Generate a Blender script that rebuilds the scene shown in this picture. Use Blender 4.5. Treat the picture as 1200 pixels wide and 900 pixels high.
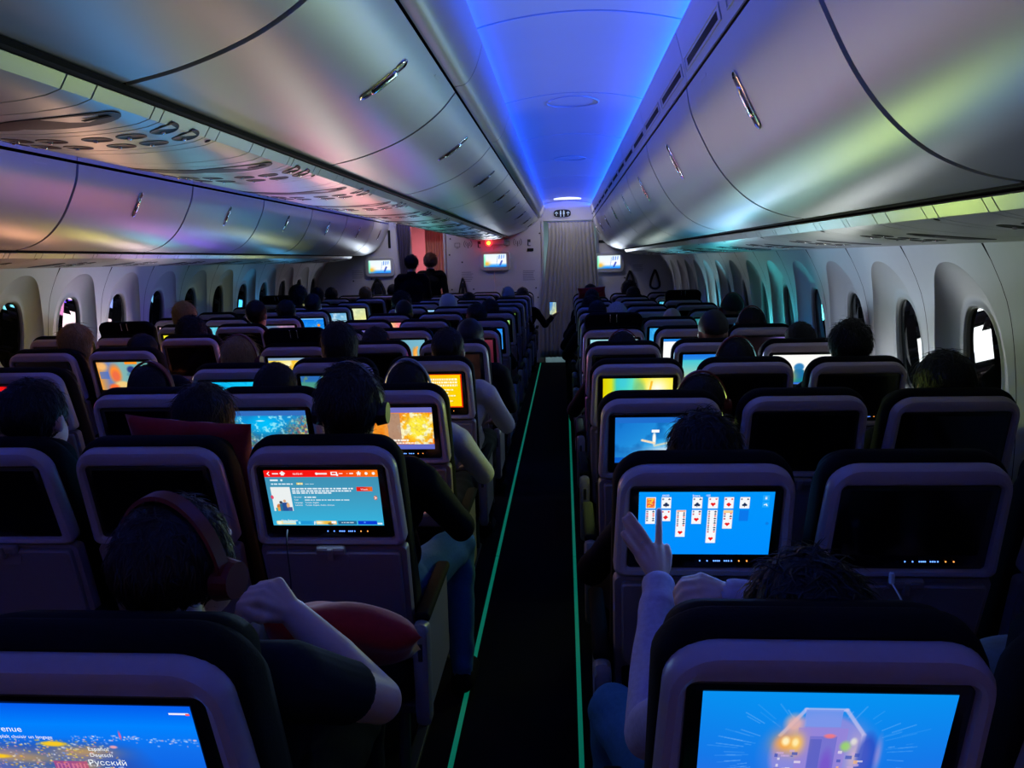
import bpy, bmesh, math, random
import numpy as np
from mathutils import Vector, Matrix, Euler

# ---------------------------------------------------------------- camera, world, exposure
S = bpy.context.scene
C = S.collection
for o in list(bpy.data.objects):
    bpy.data.objects.remove(o)
FPX, EYE, VPX, VPY, ROLL = 880.0, 1.65, 661.0, 303.0, math.radians(0.7)
def camera_axes():
    v = Vector(((VPX-600)/FPX, -(VPY-450)/FPX, 1.0)).normalized()
    up = Vector((-math.sin(ROLL), math.cos(ROLL), 0))
    z = (up - v*up.dot(v)).normalized()
    x = v.cross(z)
    if x.x < 0: x = -x
    return [Vector((x[i], v[i], z[i])) for i in range(3)]     # right, up, forward in world axes
_r, _u, _d = camera_axes()
cam_data = bpy.data.cameras.new('camera')
cam = bpy.data.objects.new('camera', cam_data)
C.objects.link(cam)
cam_data.sensor_width = 36.0
cam_data.lens = FPX/1200*36.0
cam_data.clip_start = 0.02
mw = Matrix.Identity(4)
for i in range(3):
    mw[i][0], mw[i][1], mw[i][2] = _r[i], _u[i], -_d[i]
mw[2][3] = EYE
cam.matrix_world = mw
S.camera = cam
W = bpy.data.worlds.new('night')
S.world = W
W.use_nodes = True
W.node_tree.nodes['Background'].inputs[0].default_value = (0.01, 0.012, 0.03, 1)
W.node_tree.nodes['Background'].inputs[1].default_value = 0.02
S.view_settings.view_transform = 'Standard'
S.view_settings.look = 'None'
S.view_settings.gamma = 1
S.view_settings.use_curve_mapping = False
S.view_settings.exposure = 0.0
S.cycles.use_denoising = True
S.cycles.max_bounces = 6
S.cycles.diffuse_bounces = 3
S.cycles.sample_clamp_indirect = 4.0
R = random.Random(7)
RAD = math.radians
CX = -1.16                      # cabin centre line
Y0, Y1 = -2.53, 12.05           # cabin extent
SEAM0, BINL = 1.55, 1.36        # bin joints
PITCH = .835                    # seat row spacing

def area(name, loc, rot, sx, sy, power, col, parent=None, spread=math.pi):
    l = bpy.data.lights.new(name, 'AREA')
    l.shape = 'RECTANGLE'; l.size = sx; l.size_y = sy
    l.energy = power; l.color = col; l.spread = spread
    o = bpy.data.objects.new(name, l); C.objects.link(o)
    o.location = loc; o.rotation_euler = rot
    if parent: o.parent = parent
    return o
# blue LED strips in the ceiling coves over both aisles, aimed up and across
for side, cx in ((1, 0.06), (-1, 2*CX-0.06)):
    for e, pw in ((1, 150.0), (-1, 45.0)):
        be = math.atan2(e*side*.75, -.45)
        area('cove_light', (cx + e*side*0.42, (Y0+Y1)/2, 2.452), (0, be, 0), 0.02, Y1-Y0, pw, (0.006, 0.07, 1.0))

# white ceiling lamp over each aisle just before the bulkhead (its lens is built with the ceiling)
for cx in (0.06, 2*CX-0.06):
    area('vestibule_light', (cx, 11.35, 2.495), (RAD(18), 0, 0), .30, .10, 4.2, (1.0, .93, .88))

# assumed rose-white ceiling lamp at each aisle's unseen rear, added to light seat backs
for cx in (0.06, 2*CX-0.06):
    area('vestibule_light', (cx, -1.85, 2.495), (RAD(-25), 0, 0), .30, .10, 7.0, (1.0, .66, .72))

# ---------------------------------------------------------------- mesh helpers
def obj(name, mesh, material=None, parent=None, loc=None, rot=None):
    if isinstance(mesh, bmesh.types.BMesh):
        me = bpy.data.meshes.new(name); mesh.to_mesh(me); mesh.free(); mesh = me
    o = bpy.data.objects.new(name, mesh); C.objects.link(o)
    if material is not None:
        if len(mesh.materials) == 0: mesh.materials.append(material)
        elif mesh.materials[0] is not material:
            o.material_slots[0].link = 'OBJECT'; o.material_slots[0].material = material
    if parent: o.parent = parent
    if loc is not None: o.location = loc
    if rot is not None: o.rotation_euler = rot
    return o
def empty(name, loc=(0,0,0), rz=0):
    o = bpy.data.objects.new(name, None); C.objects.link(o)
    o.empty_display_size = .1
    o.location = loc; o.rotation_euler = (0,0,rz); return o
def tag(o, label=None, cat=None, group=None, kind=None):
    if label: o['label'] = label
    if cat: o['category'] = cat
    if group: o['group'] = group
    if kind: o['kind'] = kind
    return o
def shade(me, smooth=True):
    for p in me.polygons: p.use_smooth = smooth
    return me
def from_data(name, v, f, smooth=False):
    me = bpy.data.meshes.new(name); me.from_pydata([tuple(p) for p in v], [], f); me.update()
    if smooth: shade(me)
    return me
def to_mesh(bm, name='m', smooth=None):
    me = bpy.data.meshes.new(name); bm.to_mesh(me); bm.free()
    if smooth is not None: shade(me, smooth)
    return me
def box(bm, c, s, bevel=0, seg=2, rot=None):
    r = bmesh.ops.create_cube(bm, size=1)
    vs = r['verts']
    bmesh.ops.scale(bm, vec=s, verts=vs)
    if bevel > 0:
        es = list({e for v in vs for e in v.link_edges})
        rr = bmesh.ops.bevel(bm, geom=es, offset=bevel, segments=seg, affect='EDGES', profile=.5)
        vs = list({v for f in rr['faces'] for v in f.verts} | {v for v in vs if v.is_valid})
        vs = list({v for v0 in vs for v in island(v0)})
    if rot is not None:
        bmesh.ops.rotate(bm, verts=vs, cent=(0,0,0), matrix=Euler(rot).to_matrix())
    bmesh.ops.translate(bm, vec=c, verts=vs)
    return vs
def island(v0):
    seen = {v0}; st = [v0]
    while st:
        v = st.pop()
        for e in v.link_edges:
            w = e.other_vert(v)
            if w not in seen: seen.add(w); st.append(w)
    return seen
def box_mesh(c, s, bevel=0, seg=2, rot=None, smooth=True):
    bm = bmesh.new(); box(bm, c, s, bevel, seg, rot)
    return to_mesh(bm, 'box', smooth and bevel > 0 and seg > 2)
def cyl(bm, p0, p1, r0, r1=None, n=16, caps=True):
    p0, p1 = Vector(p0), Vector(p1); r1 = r0 if r1 is None else r1
    d = (p1-p0); q = d.to_track_quat('Z', 'Y')
    r = bmesh.ops.create_cone(bm, cap_ends=caps, segments=n, radius1=r0, radius2=r1, depth=d.length)
    bmesh.ops.rotate(bm, verts=r['verts'], cent=(0,0,0), matrix=q.to_matrix())
    bmesh.ops.translate(bm, verts=r['verts'], vec=(p0+p1)/2)
    return r['verts']
def loft(loops, closed=True, cap0=False, cap1=False, smooth=True):
    n = len(loops[0]); v = [p for l in loops for p in l]; f = []
    for i in range(len(loops)-1):
        for j in range(n if closed else n-1):
            k = (j+1) % n
            f.append((i*n+j, i*n+k, (i+1)*n+k, (i+1)*n+j))
    if cap0: f.append(tuple(range(n-1, -1, -1)))
    if cap1: f.append(tuple((len(loops)-1)*n+j for j in range(n)))
    return from_data('loft', v, f, smooth)
def sharp(me, ang=40):
    bm = bmesh.new(); bm.from_mesh(me)
    for e in bm.edges:
        if len(e.link_faces) == 2 and e.calc_face_angle(0) > RAD(ang): e.smooth = False
    for f in bm.faces: f.smooth = True
    bm.to_mesh(me); bm.free(); return me
def tube(pts, r, n=8, closed=False):
    pts = [Vector(p) for p in pts]; loops = []
    nrm = None
    for i, p in enumerate(pts):
        a = pts[max(i-1, 0)]; b = pts[min(i+1, len(pts)-1)]
        if closed: a = pts[i-1]; b = pts[(i+1) % len(pts)]
        t = (b-a).normalized()
        if nrm is None: nrm = t.orthogonal().normalized()
        nrm = (nrm - t*nrm.dot(t)).normalized(); bi = t.cross(nrm)
        rr = r[i] if isinstance(r, (list, tuple)) else r
        loops.append([p + (nrm*math.cos(2*math.pi*k/n) + bi*math.sin(2*math.pi*k/n))*rr for k in range(n)])
    if closed: loops.append(loops[0])
    return loft(loops, True, not closed, not closed)
def spline(pts, n=24, closed=False):
    P = [Vector(p) for p in pts]; m = len(P); out = []
    segs = m if closed else m-1
    for i in range(segs):
        g = (lambda k: P[k % m]) if closed else (lambda k: P[min(max(k, 0), m-1)])
        p0, p1, p2, p3 = g(i-1), g(i), g(i+1), g(i+2)
        for k in range(n):
            t = k/n
            out.append(.5*((2*p1) + (-p0+p2)*t + (2*p0-5*p1+4*p2-p3)*t*t + (-p0+3*p1-3*p2+p3)*t**3))
    if not closed: out.append(P[-1])
    return out
def join(meshes, name='joined'):
    bm = bmesh.new()
    for m in meshes: bm.from_mesh(m)
    return to_mesh(bm, name)

WORK = bpy.data.scenes.new('workbench')        # scratch scene: modifiers and text are turned into meshes here
def bake(o):
    WORK.collection.objects.link(o)
    with bpy.context.temp_override(scene=WORK, view_layer=WORK.view_layers[0]):
        dg = bpy.context.evaluated_depsgraph_get(); dg.update()
        me = bpy.data.meshes.new_from_object(o.evaluated_get(dg))
    bpy.data.objects.remove(o)
    return me

# ---------------------------------------------------------------- materials
MATS = {}
def mat(name, col, rough=.5, metal=0.0, spec=.5, noise=0.0, nscale=60.0, bump=0.0, emit=None, estr=0.0, sheen=0.0, coat=0.0, aniso=0.0):
    m = bpy.data.materials.new(name); m.use_nodes = True
    nt = m.node_tree; b = nt.nodes['Principled BSDF']
    b.inputs['Base Color'].default_value = (*col, 1)
    b.inputs['Roughness'].default_value = rough
    b.inputs['Metallic'].default_value = metal
    b.inputs['Specular IOR Level'].default_value = spec
    b.inputs['Sheen Weight'].default_value = sheen
    b.inputs['Coat Weight'].default_value = coat
    if emit:
        b.inputs['Emission Color'].default_value = (*emit, 1); b.inputs['Emission Strength'].default_value = estr
    if noise or bump:
        tc = nt.nodes.new('ShaderNodeTexCoord'); n = nt.nodes.new('ShaderNodeTexNoise')
        n.inputs['Scale'].default_value = nscale; n.inputs['Detail'].default_value = 4
        nt.links.new(tc.outputs['Object'], n.inputs['Vector'])
        if noise:
            mx = nt.nodes.new('ShaderNodeMix'); mx.data_type = 'RGBA'
            mx.inputs[6].default_value = (*[c*(1-noise) for c in col], 1)
            mx.inputs[7].default_value = (*[min(1, c*(1+noise)) for c in col], 1)
            nt.links.new(n.outputs['Fac'], mx.inputs[0]); nt.links.new(mx.outputs[2], b.inputs['Base Color'])
        if bump:
            bp = nt.nodes.new('ShaderNodeBump'); bp.inputs['Strength'].default_value = bump; bp.inputs['Distance'].default_value = .002
            nt.links.new(n.outputs['Fac'], bp.inputs['Height']); nt.links.new(bp.outputs['Normal'], b.inputs['Normal'])
    MATS[name] = m; return m
mat('bin_plastic', (.52,.52,.535), .40, .25, .5, .03, 9, 0)
mat('bin_gap', (.004,.004,.005), .9)
mat('trim_plastic', (.55,.55,.57), .42, .1, .5, .03, 12)
mat('ceiling_plastic', (.62,.63,.66), .45, 0, .5, .02, 6)
mat('wall_plastic', (.62,.62,.63), .5, 0, .5, .03, 25, .04)
mat('bulkhead', (.56,.55,.58), .55, 0, .4, .03, 8)
mat('psu_plastic', (.6,.6,.58), .35, .15, .6, .02, 12)
mat('psu_dark', (.014,.014,.016), .5, 0, .3, .1, 30)
mat('chrome', (.75,.75,.75), .18, 1)
mat('dark_handle', (.03,.03,.035), .3, 0, .5)
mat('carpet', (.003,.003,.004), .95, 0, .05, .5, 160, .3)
mat('galley_floor', (.35,.36,.38), .45, 0, .4, .05, 20)
mat('strip', (.01,.08,.06), .6, emit=(.0,.34,.20), estr=.30)
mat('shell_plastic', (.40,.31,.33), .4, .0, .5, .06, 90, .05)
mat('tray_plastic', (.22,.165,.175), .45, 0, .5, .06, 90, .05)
mat('fabric', (.0025,.0025,.003), .9, 0, .1, .35, 220, .4)
mat('leather', (.003,.003,.0035), .8, 0, .06, .2, 120, .2)
mat('bezel', (.004,.004,.005), .22, 0, .5)
mat('screen_off', (.003,.003,.004), .12, 0, .5)
mat('arm_plastic', (.15,.13,.14), .45, 0, .5, .06, 80)
mat('arm_slot', (.012,.012,.014), .6)
mat('leg_metal', (.06,.06,.065), .4, .7)
mat('led_blue', (.01,.02,.08), .5, emit=(.12,.3,1.0), estr=2.6)
mat('led_orange', (.08,.03,.01), .5, emit=(1.0,.32,.06), estr=2.4)
mat('pane', (.004,.005,.006), .03, 0, .6)
mat('pane_frame', (.32,.32,.31), .45, 0, .5)
mat('curtain_grey', (.30,.29,.26), .85, 0, .2, .12, 150, .2, sheen=.3)
mat('curtain_pink', (.52,.30,.24), .85, 0, .2, .12, 150, .2, sheen=.3)
mat('curtain_dark', (.05,.04,.075), .9, 0, .2, .15, 120, .2)
mat('black_print', (.05,.05,.055), .7)
mat('grey_print', (.22,.22,.24), .7)
mat('sign_dark', (.008,.010,.014), .6, 0, .2)
mat('sign_white', (.4,.5,.55), .5, emit=(.5,.7,.8), estr=.35)
mat('lamp_white', (.8,.8,.78), .4, emit=(.95,1.0,.95), estr=1.2)
mat('lamp_red', (.5,.02,.02), .4, emit=(1.0,.03,.03), estr=3.0)
mat('lamp_core', (.8,.3,.05), .4, emit=(1.0,.55,.02), estr=6.0)
mat('red_fabric', (.28,.008,.008), .85, 0, .2, .25, 90, .3, sheen=.2)
mat('white_edge', (.8,.8,.82), .7)
mat('cable_white', (.6,.6,.62), .5)
mat('cable_black', (.01,.01,.01), .5)
mat('black_strap', (.012,.012,.015), .7, 0, .3, .2, 90)
mat('phone_body', (.01,.01,.012), .3)
mat('headphone', (.004,.004,.005), .5, 0, .4)
mat('headband_red', (.13,.006,.005), .5, 0, .4)
mat('headband_grey', (.12,.14,.2), .45)
mat('glasses', (.30,.06,.08), .3)
mat('ring', (.8,.78,.75), .2, 1)
mat('eye', (.02,.015,.012), .2)
def strands(m, n):
    if n.startswith('hair'):            # stretch the grain into strands running down the head
        nt = m.node_tree; mp = nt.nodes.new('ShaderNodeMapping'); mp.inputs['Scale'].default_value = (1, 1, .10)
        no = next(x for x in nt.nodes if x.type == 'TEX_NOISE'); tc = next(x for x in nt.nodes if x.type == 'TEX_COORD')
        nt.links.new(tc.outputs['Object'], mp.inputs['Vector']); nt.links.new(mp.outputs['Vector'], no.inputs['Vector'])
for n, c in dict(skin_light=(.62,.36,.27), skin_mid=(.30,.16,.10), skin_dark=(.16,.08,.05)).items(): mat(n, c, .5, 0, .4, .06, 40, .1)
for n, c in dict(hair_black=(.003,.0025,.0025), hair_brown=(.014,.007,.004), hair_blond=(.28,.16,.045), hair_grey=(.42,.42,.44), hair_red=(.05,.010,.005), hood_white=(.45,.45,.45), beanie_grey=(.006,.006,.008)).items(): strands(mat(n, c, .55, 0, .3, .75 if n.startswith('hair') else .3, 190, .7), n)
for n, c in dict(shirt_black=(.003,.003,.004), shirt_navy=(.005,.006,.012), shirt_white=(.50,.48,.47), shirt_lavender=(.42,.34,.46), shirt_grey=(.12,.12,.13), shirt_green=(.16,.19,.15), shirt_slate=(.010,.010,.013), denim=(.03,.10,.20), trouser_dark=(.004,.004,.005)).items(): mat(n, c, .9, 0, .1, .2, 110, .3)
def image_material():
    m = bpy.data.materials.new('screen_image'); m.use_nodes = True
    nt = m.node_tree; nt.nodes.clear()
    out = nt.nodes.new('ShaderNodeOutputMaterial'); e = nt.nodes.new('ShaderNodeEmission')
    a = nt.nodes.new('ShaderNodeAttribute'); a.attribute_name = 'img'
    nt.links.new(a.outputs['Color'], e.inputs['Color']); e.inputs['Strength'].default_value = 1.0
    nt.links.new(e.outputs[0], out.inputs['Surface']); return m
MATS['screen_image'] = image_material()
def emis(name, col, s=1.0):
    if name in MATS: return MATS[name]
    return mat(name, (0,0,0), .6, emit=col, estr=s)
emis('text_white', (.9,.95,1.0), 1.0)
M = MATS
# ---------------------------------------------------------------- setting
def struct(o, label=None): o['kind'] = 'structure'; return o
def extrude_profile(prof, ya, yb, smooth=True):
    v = [(x, ya, z) for x, z in prof] + [(x, yb, z) for x, z in prof]
    n = len(prof); f = [(i, i+1, n+i+1, n+i) for i in range(n-1)]
    return from_data('prof', v, f, smooth)
def thick_profile(prof, ya, yb, th, outward=1):
    """sheet with thickness: prof is the visible side, th is added along the 2-D normal"""
    P = [Vector((x, z)) for x, z in prof]; Q = []
    for i, p in enumerate(P):
        t = (P[min(i+1, len(P)-1)] - P[max(i-1, 0)]).normalized()
        Q.append(p + Vector((-t.y, t.x))*th*outward)
    ring = [tuple(p) for p in P] + [tuple(q) for q in reversed(Q)]
    loops = [[(x, ya, z) for x, z in ring], [(x, yb, z) for x, z in ring]]
    me = loft(loops, True, True, True)
    return sharp(me, 35)
ORD = 'zeroth first second third fourth fifth sixth seventh eighth ninth tenth eleventh twelfth thirteenth fourteenth fifteenth sixteenth'.split()
def mir(prof): return [(2*CX-x, z) for x, z in prof]
def sm(prof, n=5): return [(p.x, p.z) for p in spline([(x, 0, z) for x, z in prof], n)]

# floor: dark carpet, luminous green guide strips along the aisle
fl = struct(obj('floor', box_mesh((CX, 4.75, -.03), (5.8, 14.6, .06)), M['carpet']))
for x in (-.395, .038):
    for k in range(7):
        ya, yb = -2 + k*2.0 + .006, k*2.0 - .006
        bm = bmesh.new(); box(bm, (x, (ya+yb)/2, .0025), (.017, yb-ya, .005))
        obj('guide_strip', bm, M['strip'], fl)
gf = struct(obj('floor', box_mesh((CX, 13.3, -.025), (5.8, 2.5, .05)), M['galley_floor']))

# sidewalls with deep window reveals
WALLP = [(2.78,0.0),(2.80,.2),(2.82,.5),(2.835,.85),(2.82,1.15),(2.775,1.42),(2.70,1.60),(2.63,1.72)]
_ws = sm(WALLP, 8)
def wall_x(z):
    for (x0, z0), (x1, z1) in zip(_ws, _ws[1:]):
        if z0 <= z <= z1+1e-6: return x0 + (x1-x0)*(z-z0)/max(z1-z0, 1e-6)
    return _ws[-1][0]
WP = .667
def egg(t, hw, zt, zb, p=2.4):
    zc = zb + (zt-zb)*.5; c, s = math.cos(t), math.sin(t)
    r = (abs(c)**p + abs(s)**p)**(-1/p)
    w = hw*(1.0 - .10*max(0, r*s))
    return r*c*w, zc + r*s*(zt-zb)/2
def wall_cell(v, f, yc, side, zoff, NA=64):
    """one window bay: flat wall ring, funnel to the inner opening"""
    def pt(y, z, d=0): return (CX + side*(wall_x(min(max(z, 0), 1.70)) + d), y, z)
    angs = [2*math.pi*(i+.5)/NA for i in range(NA)]
    hy = WP/2 - .0025
    zt, zb = 1.70, .02
    rect = []
    for a in angs:
        c, s = math.cos(a), math.sin(a); zc = 1.16
        k = min(hy/abs(c) if abs(c) > 1e-6 else 9, (zt-zc)/s if s > 1e-6 else 9, (zc-zb)/-s if s < -1e-6 else 9)
        rect.append((c*k, zc+s*k))
    O = [egg(a, .285, 1.60+zoff, .70, 2.3) for a in angs]
    I = [egg(a, .150, 1.435+zoff, .93, 2.6) for a in angs]
    rings = []
    for t in (0, .35, .7, .94): rings.append([pt(yc+r[0]*(1-t)+o[0]*t, r[1]*(1-t)+o[1]*t) for r, o in zip(rect, O)])
    rings.append([pt(yc+o[0], o[1], 0.0) for o in O])
    b0 = len(v)
    for r in rings: v.extend(r)
    for i in range(len(rings)-1):
        for j in range(NA):
            k = (j+1) % NA
            q = (b0+i*NA+j, b0+i*NA+k, b0+(i+1)*NA+k, b0+(i+1)*NA+j)
            f.append(q if side < 0 else q[::-1])
    rings = []
    for t, d in ((0, 0.0), (.04, .008), (.2, .024), (.5, .042), (.8, .053), (1.0, .058)):
        rings.append([pt(yc+o[0]*(1-t)+i[0]*t, o[1]*(1-t)+i[1]*t, d) for o, i in zip(O, I)])
    # raised lip round the inner opening
    for t, d in ((.97, .053), (.93, .055), (.90, .085)):
        rings.append([pt(yc+i[0]*t, 1.18+(i[1]-1.18)*t, d) for i in I])
    b0 = len(v)
    for r in rings: v.extend(r)
    for i in range(len(rings)-1):
        for j in range(NA):
            k = (j+1) % NA
            q = (b0+i*NA+j, b0+i*NA+k, b0+(i+1)*NA+k, b0+(i+1)*NA+j)
            f.append(q if side < 0 else q[::-1])
wn = 0
for side, name, yw0, n0, n1 in ((1, 'wall_right', 3.19, -4, 13), (-1, 'wall_left', 5.19, -1, 10)):
    back = [(CX+side*(x+.16), z) for x, z in _ws]
    wl = struct(obj(name, extrude_profile(back if side > 0 else back[::-1], Y0, Y1), M['bin_gap']))
    zoff = .0 if side > 0 else .02
    ks = list(range(n0, n1+1))
    for i in range(0, len(ks), 2):
        v, f = [], []
        for k in ks[i:i+2]:
            y = yw0 + WP*k
            wall_cell(v, f, y, side, zoff)
        obj('sidewall_panel', shade(from_data('sidewall_panel', v, f)), M['wall_plastic'], wl)
    ya = yw0 + WP*(n0-.5) - .003
    if ya > Y0:
        obj('sidewall_panel', extrude_profile([(CX+side*x, z) for x, z in _ws], Y0, ya), M['wall_plastic'], wl)
    yb = yw0 + WP*(ks[-1]+.5) + .003
    if yb < Y1:
        obj('sidewall_panel', extrude_profile([(CX+side*x, z) for x, z in _ws], yb, Y1), M['wall_plastic'], wl)
    for k in ks:
        y = yw0 + WP*k
        wn += 1
        angs = [2*math.pi*i/48 for i in range(48)]
        I = [egg(a, .138, 1.42+zoff, .945, 2.6) for a in angs]
        g = struct(obj('window_%d' % wn, from_data('pane', [(CX+side*(wall_x(min(z, 1.7))+.078), y+a, z) for a, z in I], [tuple(range(48))]), M['pane']))
        loops = [[(CX+side*(wall_x(z)+d), y+a*t, 1.18+(z-1.18)*t) for a, z in I] for t, d in ((1.01, .077), (1.01, .064), (.965, .064), (.955, .0775))]
        obj('window_frame', loft(loops), M['pane_frame'], g)
        # drawn-up dimming shade edge: a slim bar near the top
wb = struct(obj('wall_back', box_mesh((CX, Y0-.03, 1.3), (5.9, .06, 2.6)), M['bulkhead']))

# ceilings over both aisles, panel by panel
CEIL = sm([(-.43,2.445),(-.30,2.49),(-.12,2.522),(.06,2.533),(.24,2.522),(.42,2.49),(.55,2.445)], 5)
ce = struct(obj('ceiling', box_mesh((CX, (Y0+Y1)/2, 2.62), (5.9, Y1-Y0, .05)), M['bin_gap']))
nb = int((Y1-Y0)/BINL)+1
def seams():
    ys = [Y0]; y = SEAM0 - 3*BINL
    while y < Y1-.2:
        if y > Y0+.1: ys.append(y)
        y += BINL
    ys.append(Y1); return ys
SEAMS = seams()
for prof, fx in ((CEIL, 1), (mir(CEIL)[::-1], -1)):
    for a, b in zip(SEAMS, SEAMS[1:]):
        p = obj('ceiling_panel', thick_profile(prof, a+.009, b-.009, .012, 1), M['ceiling_plastic'], ce)
for yc in (4.5, 6.95):          # round access hatches set flush in the panels
    zc = 2.5315
    bm = bmesh.new()
    ring = [(.06+.15*math.cos(t), yc+.15*math.sin(t)) for t in [2*math.pi*i/40 for i in range(40)]]
    def cz(x): return 2.5325 - .34*(x-.06)**2
    lo = [[(.06+r*math.cos(t), yc+r*math.sin(t), cz(.06+r*math.cos(t))-d) for t in [2*math.pi*i/40 for i in range(40)]] for r, d in ((.150, .0), (.149, .004), (.143, .004), (.142, .0005))]
    obj('ceiling_hatch', loft(lo), M['trim_plastic'], ce)

for cx, yl in ((.06, 11.35), (2*CX-.06, 11.35), (.06, -1.85), (2*CX-.06, -1.85)):  # lamp lenses; the rear pair is assumed, added out of view with its light
    lo = [[(cx+a*k, yl+b*k, 2.531-.34*(a*k)**2-d) for a, b in [(.20*math.cos(t), .065*math.sin(t)) for t in [2*math.pi*i/32 for i in range(32)]]] for k, d in ((1, -.002), (1, .012), (.9, .016))]
    obj('ceiling_lamp', loft(lo, True, False, True), M['lamp_white'], ce)
# bulkhead with two curtained doorways
BK = struct(empty('wall_front', (0, Y1, 0)))
def bk(x0, x1, z0, z1, y=0, th=.06, m='bulkhead', name='bulkhead_panel', bev=.004):
    return obj(name, box_mesh(((x0+x1)/2, y+th/2, (z0+z1)/2), (x1-x0, th, z1-z0), bev, 2), M[m], BK)
bk(-1.885, -1.112, 0, 2.6); bk(-1.106, -.335, 0, 2.6)
bk(.52, 1.75, 0, 2.6); bk(-4.1, -2.46, 0, 2.6)
bk(-.335, .52, 2.235, 2.6); bk(-2.46, -1.885, 2.24, 2.6)
for x in (-.335, .52): bk(x-.02, x+.02, 0, 2.235, -.02, .10, 'trim_plastic', 'door_jamb', .006)
for x in (-2.45, -1.895): bk(x-.018, x+.018, 0, 2.24, -.02, .10, 'trim_plastic', 'door_jamb', .006)
# galley space beyond the bulkhead
gw = struct(obj('wall_front', box_mesh((CX, 14.45, 1.3), (5.9, .06, 2.6)), M['bulkhead']))
struct(obj('wall_front', box_mesh((-.75, 13.3, 1.3), (.1, 2.3, 2.6)), M['bulkhead']))
struct(obj('ceiling', box_mesh((CX, 13.3, 2.45), (5.9, 2.4, .05)), M['ceiling_plastic']))
struct(obj('wall_right', box_mesh((1.75, 13.3, 1.3), (.1, 2.4, 2.6)), M['bulkhead']))
struct(obj('wall_left', box_mesh((-4.07, 13.3, 1.3), (.1, 2.4, 2.6)), M['bulkhead']))
area('galley_light', (.1, 13.1, 2.40), (0, 0, 0), .8, .5, 16, (.55, .95, 1.0))
area('galley_light', (-2.2, 13.2, 2.40), (0, 0, 0), .6, .5, 45, (1.0, .22, .26))

def curtain(name, x0, x1, y, ztop, zbot, m, amp, folds, label, squeeze=None, seed=0):
    rr = random.Random(seed); n = 150; rows = 16; v = []; ph = [rr.random()*6 for _ in range(4)]
    for r in range(rows+1):
        t = r/rows; z = ztop + (zbot-ztop)*t
        for i in range(n+1):
            u = i/n
            a = amp*(.35+.65*min(1, t*2.2))
            xa, xb = x0, x1
            if squeeze: xa, xb = squeeze(t)
            uu = u + .012*math.sin(u*17+ph[0]+t*2)
            yy = a*math.sin(2*math.pi*folds*uu+ph[1]) + .4*a*math.sin(2*math.pi*folds*.47*uu+ph[2]+t)
            v.append((xa+(xb-xa)*u + .3*a*math.cos(2*math.pi*folds*uu+ph[1])*t, y+yy, z))
    f = [(r*(n+1)+i, r*(n+1)+i+1, (r+1)*(n+1)+i+1, (r+1)*(n+1)+i) for r in range(rows) for i in range(n)]
    me = from_data(name, v, f, True)
    root = empty(name, ((x0+x1)/2, y, 0))
    cl = obj('cloth', me, M[m], root, loc=(-(x0+x1)/2, -y, 0))
    sol = cl.modifiers.new('thickness', 'SOLIDIFY'); sol.thickness = .004
    bm = bmesh.new(); cyl(bm, (x0-(x0+x1)/2-.02, 0, ztop+.006), (x1-(x0+x1)/2+.02, 0, ztop+.006), .008, n=10)
    obj('rail', bm, M['chrome'], root)
    return tag(root, label, 'curtain')
curtain('doorway_curtain', -.24, .56, 11.94, 2.205, .10, 'curtain_grey', .022, 13,
        'beige-grey pleated curtain drawn across the doorway beneath the oval lavatory sign', seed=3,
        squeeze=lambda t: (-.24-.15*min(1, max(0, t-.12)*1.6), .46+.12*min(1, t*1.5)))
curtain('galley_curtain', -2.33, -1.94, 12.75, 2.22, .012, 'curtain_pink', .020, 9,
        'salmon pink pleated curtain hanging inside the red-lit doorway', seed=5)
curtain('tied_curtain', -2.66, -2.45, 11.96, 2.25, .012, 'curtain_dark', .022, 5,
        'dark purple curtain gathered beside the red-lit doorway', seed=8,
        squeeze=lambda t: (-2.64+.05*min(1, t*2), -2.42-.11*min(1, max(0, t-.1)*2.2)))
# ---------------------------------------------------------------- overhead bins, cove trim, service panels
class Prof:
    """a profile curve in the x-z plane with arc-length lookup; normal points to the passenger side"""
    def __init__(s, pts, n=6, flip=1):
        s.p = sm(pts, n); s.L = [0]; s.flip = flip
        for a, b in zip(s.p, s.p[1:]): s.L.append(s.L[-1]+math.dist(a, b))
        s.len = s.L[-1]
    def at(s, d, off=0, y=0):
        d = min(max(d, 0), s.len)
        for i in range(len(s.p)-1):
            if d <= s.L[i+1]+1e-9:
                a, b = s.p[i], s.p[i+1]; t = (d-s.L[i])/max(s.L[i+1]-s.L[i], 1e-9)
                tx, tz = (b[0]-a[0]), (b[1]-a[1]); l = math.hypot(tx, tz)
                nx, nz = tz/l*s.flip, -tx/l*s.flip
                return (a[0]+(b[0]-a[0])*t+nx*off, y, a[1]+(b[1]-a[1])*t+nz*off)
def stadium(hs, hy, n=10):
    """outline elongated along s"""
    pts = []; r = hy; e = hs-hy
    for i in range(n+1): a = -math.pi/2+math.pi*i/n; pts.append((e+r*math.cos(a), r*math.sin(a)))
    for i in range(n+1): a = math.pi/2+math.pi*i/n; pts.append((-e+r*math.cos(a), r*math.sin(a)))
    return pts
def oval(hs, hy, n=28, p=2.3):
    out = []
    for i in range(n):
        a = 2*math.pi*i/n; c, s_ = math.cos(a), math.sin(a)
        r = (abs(c)**p+abs(s_)**p)**(-1/p); out.append((hs*r*c, hy*r*s_))
    return out
def patch(P, s0, y0, outline, offs):
    """stack of outlines (scale, offset) wrapped on the profile, last one capped"""
    loops = [[P.at(s0+a*k, off, y0+b*k2) for a, b in outline] for k, k2, off in offs]
    return sharp(loft(loops, True, False, True), 50)
BIN_R = [(.452,2.250),(.470,2.165),(.505,2.085),(.560,1.985),(.625,1.902),(.705,1.836),(.795,1.795),(.890,1.773)]
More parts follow.
